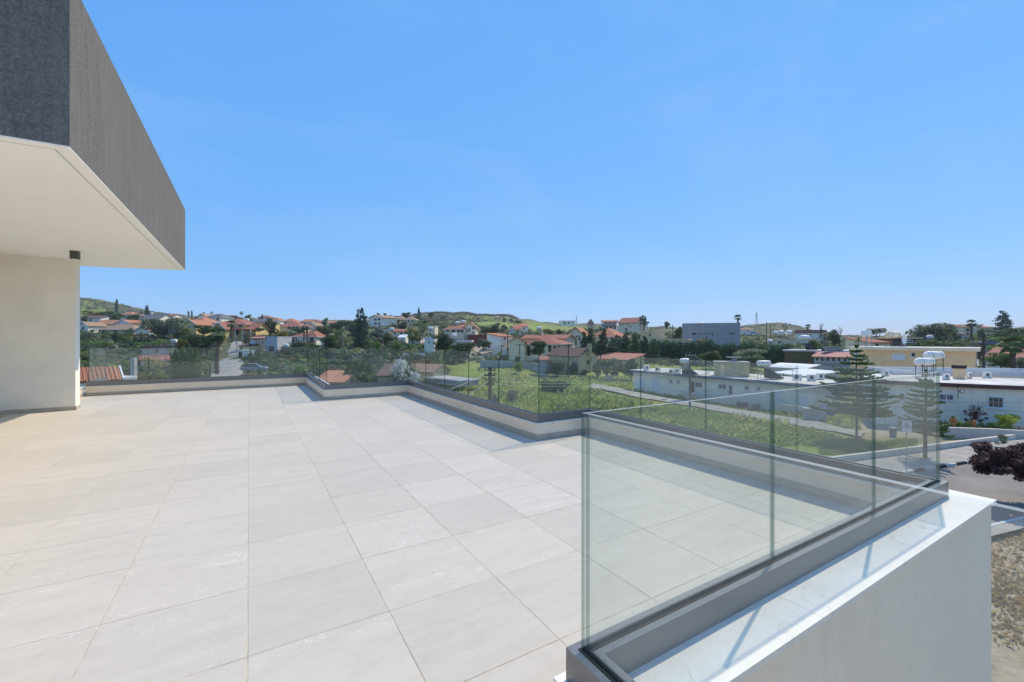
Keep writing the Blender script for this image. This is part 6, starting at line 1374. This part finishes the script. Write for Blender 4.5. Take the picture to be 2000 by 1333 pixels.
def zroof(u, v, d): return EYE - (v - CY) / F * d
def roof_things():
    zr = EYE - (727 - CY) / F * 67 + .34
    solar_tank(1336, 56.5, zr, 'white tank pair with solar panel on the left half of the long bungalow roof', 1.0, .36, 1.55, .3)
    solar_tank(1341.5, 56.0, zr, 'second white tank beside the first on the long bungalow roof', 1.0, .36, 1.55, .3, panel=False)
    solar_tank(1492, 51.5, zr, 'lettered white tank on a tall stand with solar panel on the long bungalow roof', 1.55, .34, 1.55, .1, letter=True)
    for u, d, lab in ((1262.5, 65.5, 'small air conditioner at the left end of the long bungalow roof'), (1285, 63.5, 'air conditioner second from the left on the long bungalow roof'), (1313, 58, 'dark fronted air conditioner at the front edge of the long bungalow roof'), (1322.5, 60, 'air conditioner just left of the tank pair on the long bungalow roof'), (1558, 50.5, 'air conditioner with pipes on the right half of the long bungalow roof'), (1585, 49.5, 'open framed air conditioner near the right end of the long bungalow roof'), (1602, 51, 'white boxy air conditioner at the right end of the long bungalow roof')):
        ac_unit(u, d, zr, lab, random.uniform(-1.2, .9), random.uniform(.85, 1.15))
    # stair hut
    x, y = XY(1428, 56); t = thing('stair_hut', 'weathered yellow stair hut on the roof of the long bungalow', 'hut', (x, y, zr), -YAW - .3); mb = MB(); mb.box(-1.9, 1.9, -1.1, 1.1, 0, 1.75); mb.build('wall', worn_wall('yellow_hut', (.60, .48, .24), (.22, .19, .14), .85), t)
    mb = MB(); mb.box(-2.0, 2.0, -1.2, 1.2, 1.75, 1.88); r = mb.build('roof', M['concrete'], t); mb = MB(); mb.box(-1.5, -1.0, -1.13, -1.101, .05, 1.55); mb.build('door', M['tan'], t); mb = MB(); mb.box(.1, .6, -.3, .3, 1.88, 2.35); mb.box(-.5, 1.2, -.5, .5, 2.35, 2.45); mb.build('vent', M['concrete'], r)
    # tan building and roofs around
    zt = EYE - (683.5 - CY) / F * 64 + .42
    solar_tank(1692, 64, zt, 'white domed tank on a box at the left end of the tan building roof', 1.0, .62, 1.4, 0, panel=False, vertical=True)
    solar_tank(1744, 62, zt, 'rusty framed tan tank in the middle of the tan building roof', 2.0, .5, 1.25, .2, panel=True, m='beige', stand='rust')
    dish(1763, 663, 60, .75, 'white satellite dish on the tan building roof', .5, 1.4)
    dish(1907.5, 708, 47.5, .38, 'small white dish at the right end wall of the tan building', .9, .5)
    zb = EYE - (731 - CY) / F * 47.5 + .12
    solar_tank(1806, 45.5, zb - .05, 'front one of two white barrel tanks on black stands behind the glass corner', 1.85, .42, .95, .1, panel=False, stand='black')
    solar_tank(1824, 47.5, zb + .35, 'rear one of two white barrel tanks on black stands behind the glass corner', 1.9, .46, 1.1, .1, panel=False, stand='black')
    zs = EYE - (749 - CY) / F * 41.6 + .34
    for u, d, lab in ((1848, 41.5, 'dark fronted air conditioner on the brown eaved house roof'), (1893, 43.0, 'small air conditioner in the middle of the brown eaved house roof'), (1928, 43.2, 'larger air conditioner right of the middle on the brown eaved house roof'), (1730, 45.6, 'green fronted air conditioner on the roof behind the near glass')): ac_unit(u, d, zs, lab, random.uniform(-1.0, .8), random.uniform(.75, .95))
    x, y = XY(1873, 42.6); t = thing('chimney', 'square concrete chimney with dark cap on the brown eaved house roof', 'chimney', (x, y, zs), -YAW); mb = MB(); mb.box(-.32, .32, -.3, .3, -.1, 1.0); mb.build('stack', M['tan'], t); mb = MB(); mb.box(-.38, .38, -.36, .36, 1.0, 1.32); mb.build('cap', M['black'], t)
    zh = EYE - (686 - CY) / F * 92 + .28
    solar_tank(1572, 86, zh, 'white tank on a stand with solar panel on the dark brown house', 1.9, .5, 2.0, .1)
    for i, u in enumerate((1612, 1621, 1630, 1639)):
        x, y = XY(u, 84.5); t = thing('solar_collector', ('leftmost', 'second', 'third', 'rightmost')[i] + ' tilted dark solar collector on the pink awning house roof', 'solar panel', (x, y, zh - .1), -YAW, 'row of solar collectors'); mb = MB(); mb.hexa([(-.4, -.5, .1), (.4, -.5, .1), (.4, .5, .1), (-.4, .5, .1)], [(-.4, -.5, .2), (.4, -.5, .2), (.4, .5, .9), (-.4, .5, .9)]); mb.build('panel', M['panel'], t)
    zq = EYE - (664 - CY) / F * 142 + .25
    for u, lab in ((1525, 'left one of two big white tanks on the tan house above the hedge'), (1541, 'right one of two big white tanks on the tan house above the hedge')): solar_tank(u, 143, zq, lab, 1.7, .75, 1.3, 0, panel=False)
    for u, v, d, lab in ((1504, 668, 138, 'white tank low over the hedge left of the two big tanks'), (1515, 652.5, 175, 'small white tank far behind the two big tanks'), (1370, 634.5, 147, 'white tank on the grey block roof'), (894, 632.5, 151, 'left white tank on the ridge of the orange roofed villa'), (905, 630.5, 151, 'right white tank on the ridge of the orange roofed villa'), (887, 656, 125, 'white tank in front of the orange roofed villa'), (1053, 643, 170, 'white tank on the hillside above the beige bungalow'), (841, 643.5, 160, 'white tank beside the narrow cream house'), (765, 645, 170, 'small white tank on the flat cream house'), (481, 627, 172, 'round white tank left of the pale yellow house'), (340, 667, 90, 'round white tank on the lamp post platform at left'), (558.5, 676, 104, 'round white tank left of the white villa'), (1816, 659, 100, 'pinkish tank in the trees behind the tan building')):
        p = W(u, v, d); solar_tank(u, d, p.z - .9, lab, 1.25 * d / 140 + .3, .45 * d / 140 + .1, .55, 0, panel=False, group='far white water tanks')
    # lamp post with solar cell
    pole(337.5, 648, 700, 88, 'slim lamp post with small solar cell left of the dense dark tree', .06, 'steel', cat='lamp post')
    p = W(337.5, 648, 88); t = thing('solar_cell', 'small tilted solar cell on the slim lamp post', 'solar panel', p, -YAW + .4); mb = MB(); mb.hexa([(-.3, -.3, 0), (.3, -.3, 0), (.3, .3, .3), (-.3, .3, .3)], [(-.3, -.3, .05), (.3, -.3, .05), (.3, .3, .35), (-.3, .3, .35)]); mb.build('cell', M['panel'], t)
    pole(316, 656, 700, 92, 'pale street lamp post left of the slim lamp post', .05, 'steel', cat='lamp post')
    # red pergola of the blue grey house
    x, y = XY(506, 108); zb2 = EYE - (673 - CY) / F * 108; t = thing('pergola', 'red canopy on posts over the balcony of the blue grey house', 'pergola', (x, y, zb2), -YAW); mb = MB(); mb.hexa([(-1.7, -1.4, 1.45), (1.6, -1.4, 1.45), (1.6, 1.4, 1.75), (-1.7, 1.4, 1.75)], [(-1.7, -1.4, 1.58), (1.6, -1.4, 1.58), (1.6, 1.4, 1.88), (-1.7, 1.4, 1.88)]); mb.build('canopy', M['awning'], t)
    for sx in (-1.6, 0, 1.5): mb = MB(); mb.box(sx - .06, sx + .06, -1.3, -1.18, -.1, 1.46); mb.build('post', M['brownframe'], t)
    # gate pillar pale trunk at left
    x, y = XY(261.5, 50); t = thing('gate_post', 'pale concrete post among shrubs behind the far left glass', 'post', (x, y, gz(x, y)), -YAW); mb = MB(); mb.box(-.22, .22, -.22, .22, -.3, EYE - (699 - CY) / F * 50 - gz(x, y)); mb.build('shaft', M['concrete'], t)
    car(497, 726, 82, .3, 'car_grey', 'silver car parked among shrubs beside the uphill road'); car(1471, 655.5, 190, 0, 'car_white', 'white car on the slope right of the grey block'); car(1874, 661, 155, 0, 'car_white', 'white car in front of the carport')
    car(1933, 675, 118, 0, 'car_blue', 'dark blue pickup on the bank left of the near fan palm'); car(945, 680, 115, 0, 'car_white', 'white car behind the brown earth bank')

def antenna(u, vb, vt, d, label):
    p = W(u, vb, d); h = (vb - vt) / F * d; t = thing('antenna', label, 'antenna', p, -YAW + .5, 'rooftop antennas')
    mb = MB(); mb.tube([(0, 0, -.3), (0, 0, h)], .022, 5); mb.build('mast', M['steel'], t)
    mb = MB(); mb.tube([(-.6, 0, h - .15), (.6, 0, h - .15)], .014, 4)
    for i in range(6): mb.tube([(-.5 + .2 * i, -.28 + .02 * i, h - .15), (-.5 + .2 * i, .28 - .02 * i, h - .15)], .008, 4)
    mb.build('aerial', M['steel'], t)
def clutter():
    for a in ((1660, 678, 668, 61, 'thin antenna at the left corner of the tan building roof'), (1722, 745, 722, 44, 'thin antenna on the roofs behind the near glass'), (1861, 733, 713, 44.5, 'leaning antenna left of the square chimney'), (1548, 742, 722, 50, 'antenna near the right end of the long bungalow roof'), (1385, 737, 715, 58, 'antenna in the middle of the long bungalow roof'), (1272, 726, 708, 66, 'antenna at the left end of the long bungalow roof'), (505, 628, 612, 176, 'antenna on the pale yellow house'), (1085, 655, 640, 118, 'antenna on the salmon bungalow roof'), (735, 617, 606, 228, 'antenna on the large white hillside house')): antenna(*a)
    zr = EYE - (727 - CY) / F * 67 + .34
    rr = random.Random(12)
    for i, (u, d) in enumerate(((1300, 60.5), (1372, 57.5), (1520, 51.0), (1460, 54))):
        x, y = XY(u, d); t = thing('roof_pipe', ('leftmost', 'second', 'rightmost', 'third')[i] + ' bent pipe run lying on the long bungalow roof', 'pipe', (x, y, zr), -YAW + rr.uniform(-.6, .6), 'pipes on the long bungalow roof')
        mb = MB(); mb.tube([(-1.6, 0, .06), (-.2, .05, .06), (.1, .4, .06), (1.2, .5, .06), (1.2, .5, .7)], .035, 6); mb.build('pipe', M['steel' if i % 2 else 'black'], t)
    for i, (u, v) in enumerate(((1450, 795), (1475, 799), (1352, 781))):
        p = on_plane(u, v, -6.6); t = thing('yard_crate', ('left of the two dark crates standing in the bungalow yard', 'right of the two dark crates standing in the bungalow yard', 'pale crate in the yard beside the grey pole')[i], 'crate', (p.x, p.y, gz(p.x, p.y)), -YAW + i)
        mb = MB(); mb.box(-.5, .5, -.35, .35, -.1, .62); mb.build('body', M['fixture' if i < 2 else 'beige'], t); mb = MB(); mb.box(-.54, .54, -.39, .39, .62, .68); mb.build('lid', M['concrete'], t)
def poles_and_wires():
    a = pole(957, 717, 800, 34, 'black pole with many insulators near the terrace, stayed by wires', .15, 'wood', ((.25, .9, 4), (.65, .9, 4), (1.0, .8, 4), (1.35, .7, 4)))
    b = pole(991.5, 650, 716, 108, 'tall slim wooden pole at the left of the beige bungalow', .13)
    c = pole(1015, 672, 712, 100, 'wooden pole with T cross arm before the beige bungalow wall', .12, 'wood', ((.25, 2.0, 3),))
    d = pole(979.5, 674, 712, 100, 'short dark pole with forked top left of the tall slim pole', .1, 'wood', ((.3, 1.2, 2),))
    e = pole(1110, 672, 741, 84, 'wooden pole in the meadow in front of the stone cottage', .12, 'wood', ((.3, 1.4, 3),))
    f = pole(1173, 671, 735, 90, 'dark pole in front of the conifers right of the stone cottage', .12, 'wood', ((.3, 1.4, 3),))
    g = pole(1347.5, 689, 797, 49, 'grey wooden pole standing before the long white bungalow', .14, 'palewood', ((.4, 1.2, 4),))
    h = pole(1921, 652, 724, 66, 'reddish brown pole right of the tan building', .16, 'wood', ((.3, .9, 2),))
    i = pole(278, 617, 655, 175, 'thin wooden pole in front of the white slab roofed house', .13); pole(293.5 - 17, 632, 656, 170, 'short wooden pole beside the small white cottage', .12)
    j = pole(489, 672, 706, 96, 'slim black pole beside the white garage', .1, 'black')
    k = pole(410, 713, 742, 68, 'short dark pole at the foot of the shaggy palm', .12, 'black')
    pole(1497, 629, 672, 150, 'thin dark pole left of the two big tanks', .12); pole(1505, 634, 672, 148, 'second thin dark pole left of the two big tanks', .11); pole(1314, 634, 668, 160, 'dark pole before the yellow bank left of the grey block', .14)
    pole(1380, 654, 672, 128, 'short dark pole against the grey block', .1, 'black')
    pole(1926, 656, 706, 66, 'pale curved street lamp post beside the reddish pole', .05, 'steel', cat='lamp post')
    # lattice mast on the far hill
    for u, vt, vb, d, lab in ((1477.5, 611, 640, 640, 'lattice radio mast on the far right hill'), (1126, 617, 636, 620, 'far pylon on the central ridge')):
        p = W(u, vb, d); hh = (vb - vt) / F * d; t = thing('lattice_mast', lab, 'mast', p, -YAW, 'far masts')
        mb = MB(); r = hh * .09
        for sx in (-1, 1):
            for sy in (-1, 1): mb.tube([(sx * r, sy * r, -2), (sx * r * .15, sy * r * .15, hh)], .16, 4)
        for q in range(8):
            z0, z1 = hh * q / 8, hh * (q + 1) / 8; w0, w1 = r * (1 - .85 * q / 8), r * (1 - .85 * (q + 1) / 8); mb.tube([(-w0, -w0, z0), (w1, -w1, z1)], .1, 3); mb.tube([(w0, -w0, z0), (-w1, -w1, z1)], .1, 3)
        mb.build('lattice', M['steel'], t)
        mb = MB(); mb.box(-hh * .12, hh * .12, -.1, .1, hh * .78, hh * .79); mb.build('cross_bar', M['steel'], t)
    # wires: black pole to grey pole, light strands
    up = lambda p, z, x=0: Vector((p.x + x * CS, p.y - x * SN, p.z + z))
    for q in range(5): wire(up(a, -.2 - .28 * q, .2), up(g, -.35 - .12 * q - .9), .9, ('highest', 'second highest', 'middle', 'second lowest', 'lowest')[q] + ' pale strand between the black pole and the grey pole', .013, 'wirelight')
    for q in range(2): wire(up(a, -.3 - .7 * q), W(880 - 10 * q, 760 + 40 * q, 26), .1, ('upper', 'lower')[q] + ' stay wire running down left from the black pole', .018, 'wirelight', 'stay wires of the black pole')
    for q in range(3): wire(up(e, -.1, -.5 + .5 * q), up(f, -.1, -.5 + .5 * q), .6, ('first', 'second', 'third')[q] + ' dark wire between the meadow pole and the conifer pole')
    for q in range(3): wire(up(f, -.1, -.5 + .5 * q), W(1700, 706 + q * 4, 62), 2.0, ('first', 'second', 'third')[q] + ' dark wire from the conifer pole passing before the long hedge')
    for q in range(3): wire(up(c, -.1, -.7 + .7 * q), up(e, -.1, -.5 + .5 * q), .8, ('first', 'second', 'third')[q] + ' dark wire between the T pole and the meadow pole')
    for q in range(3): wire(up(g, -.3 - .25 * q), W(1690, 770 + q * 22, 39), .7, ('first', 'second', 'third')[q] + ' wire from the grey pole along the long white bungalow', .013, 'wirelight')
    for q in range(2): wire(W(1690, 772 + q * 18, 36), W(2060, 786 + q * 16, 33), .25, ('first', 'second', 'third')[q] + ' dark wire in front of the white street house', .014)
    for q in range(2): wire(up(h, -.2 - q * .6), W(1640, 690 + q * 6, 70), 1.0, ('first', 'second', 'third')[q] + ' wire from the reddish brown pole to the tan building')

def haze():
    mb = MB(); mb.box(-4400, 4400, -4400, 4400, -60, 75); o = mb.build('haze', None); o.data.materials.clear()
    m = bpy.data.materials.new('haze_air'); m.use_nodes = True; n = m.node_tree.nodes; n.clear(); l = m.node_tree.links
    out = n.new('ShaderNodeOutputMaterial'); v = n.new('ShaderNodeVolumePrincipled'); v.inputs['Color'].default_value = (.93, .95, .97, 1); v.inputs['Density'].default_value = .00022; v.inputs['Anisotropy'].default_value = .2
    l.new(v.outputs[0], out.inputs['Volume']); o.data.materials.append(m); tag(o, 'thin pale haze in the air over the village', 'haze', None, 'stuff')
build_ground()
build_terrace()
roads()
for hs in HOUSES: build_house(*hs)
for tr in TREES: build_tree(*tr)
purple_tree(); thicket(); green_mass(); hedge(); grass_and_scrub()
roof_things(); street_things(); poles_and_wires()
clutter(); haze()
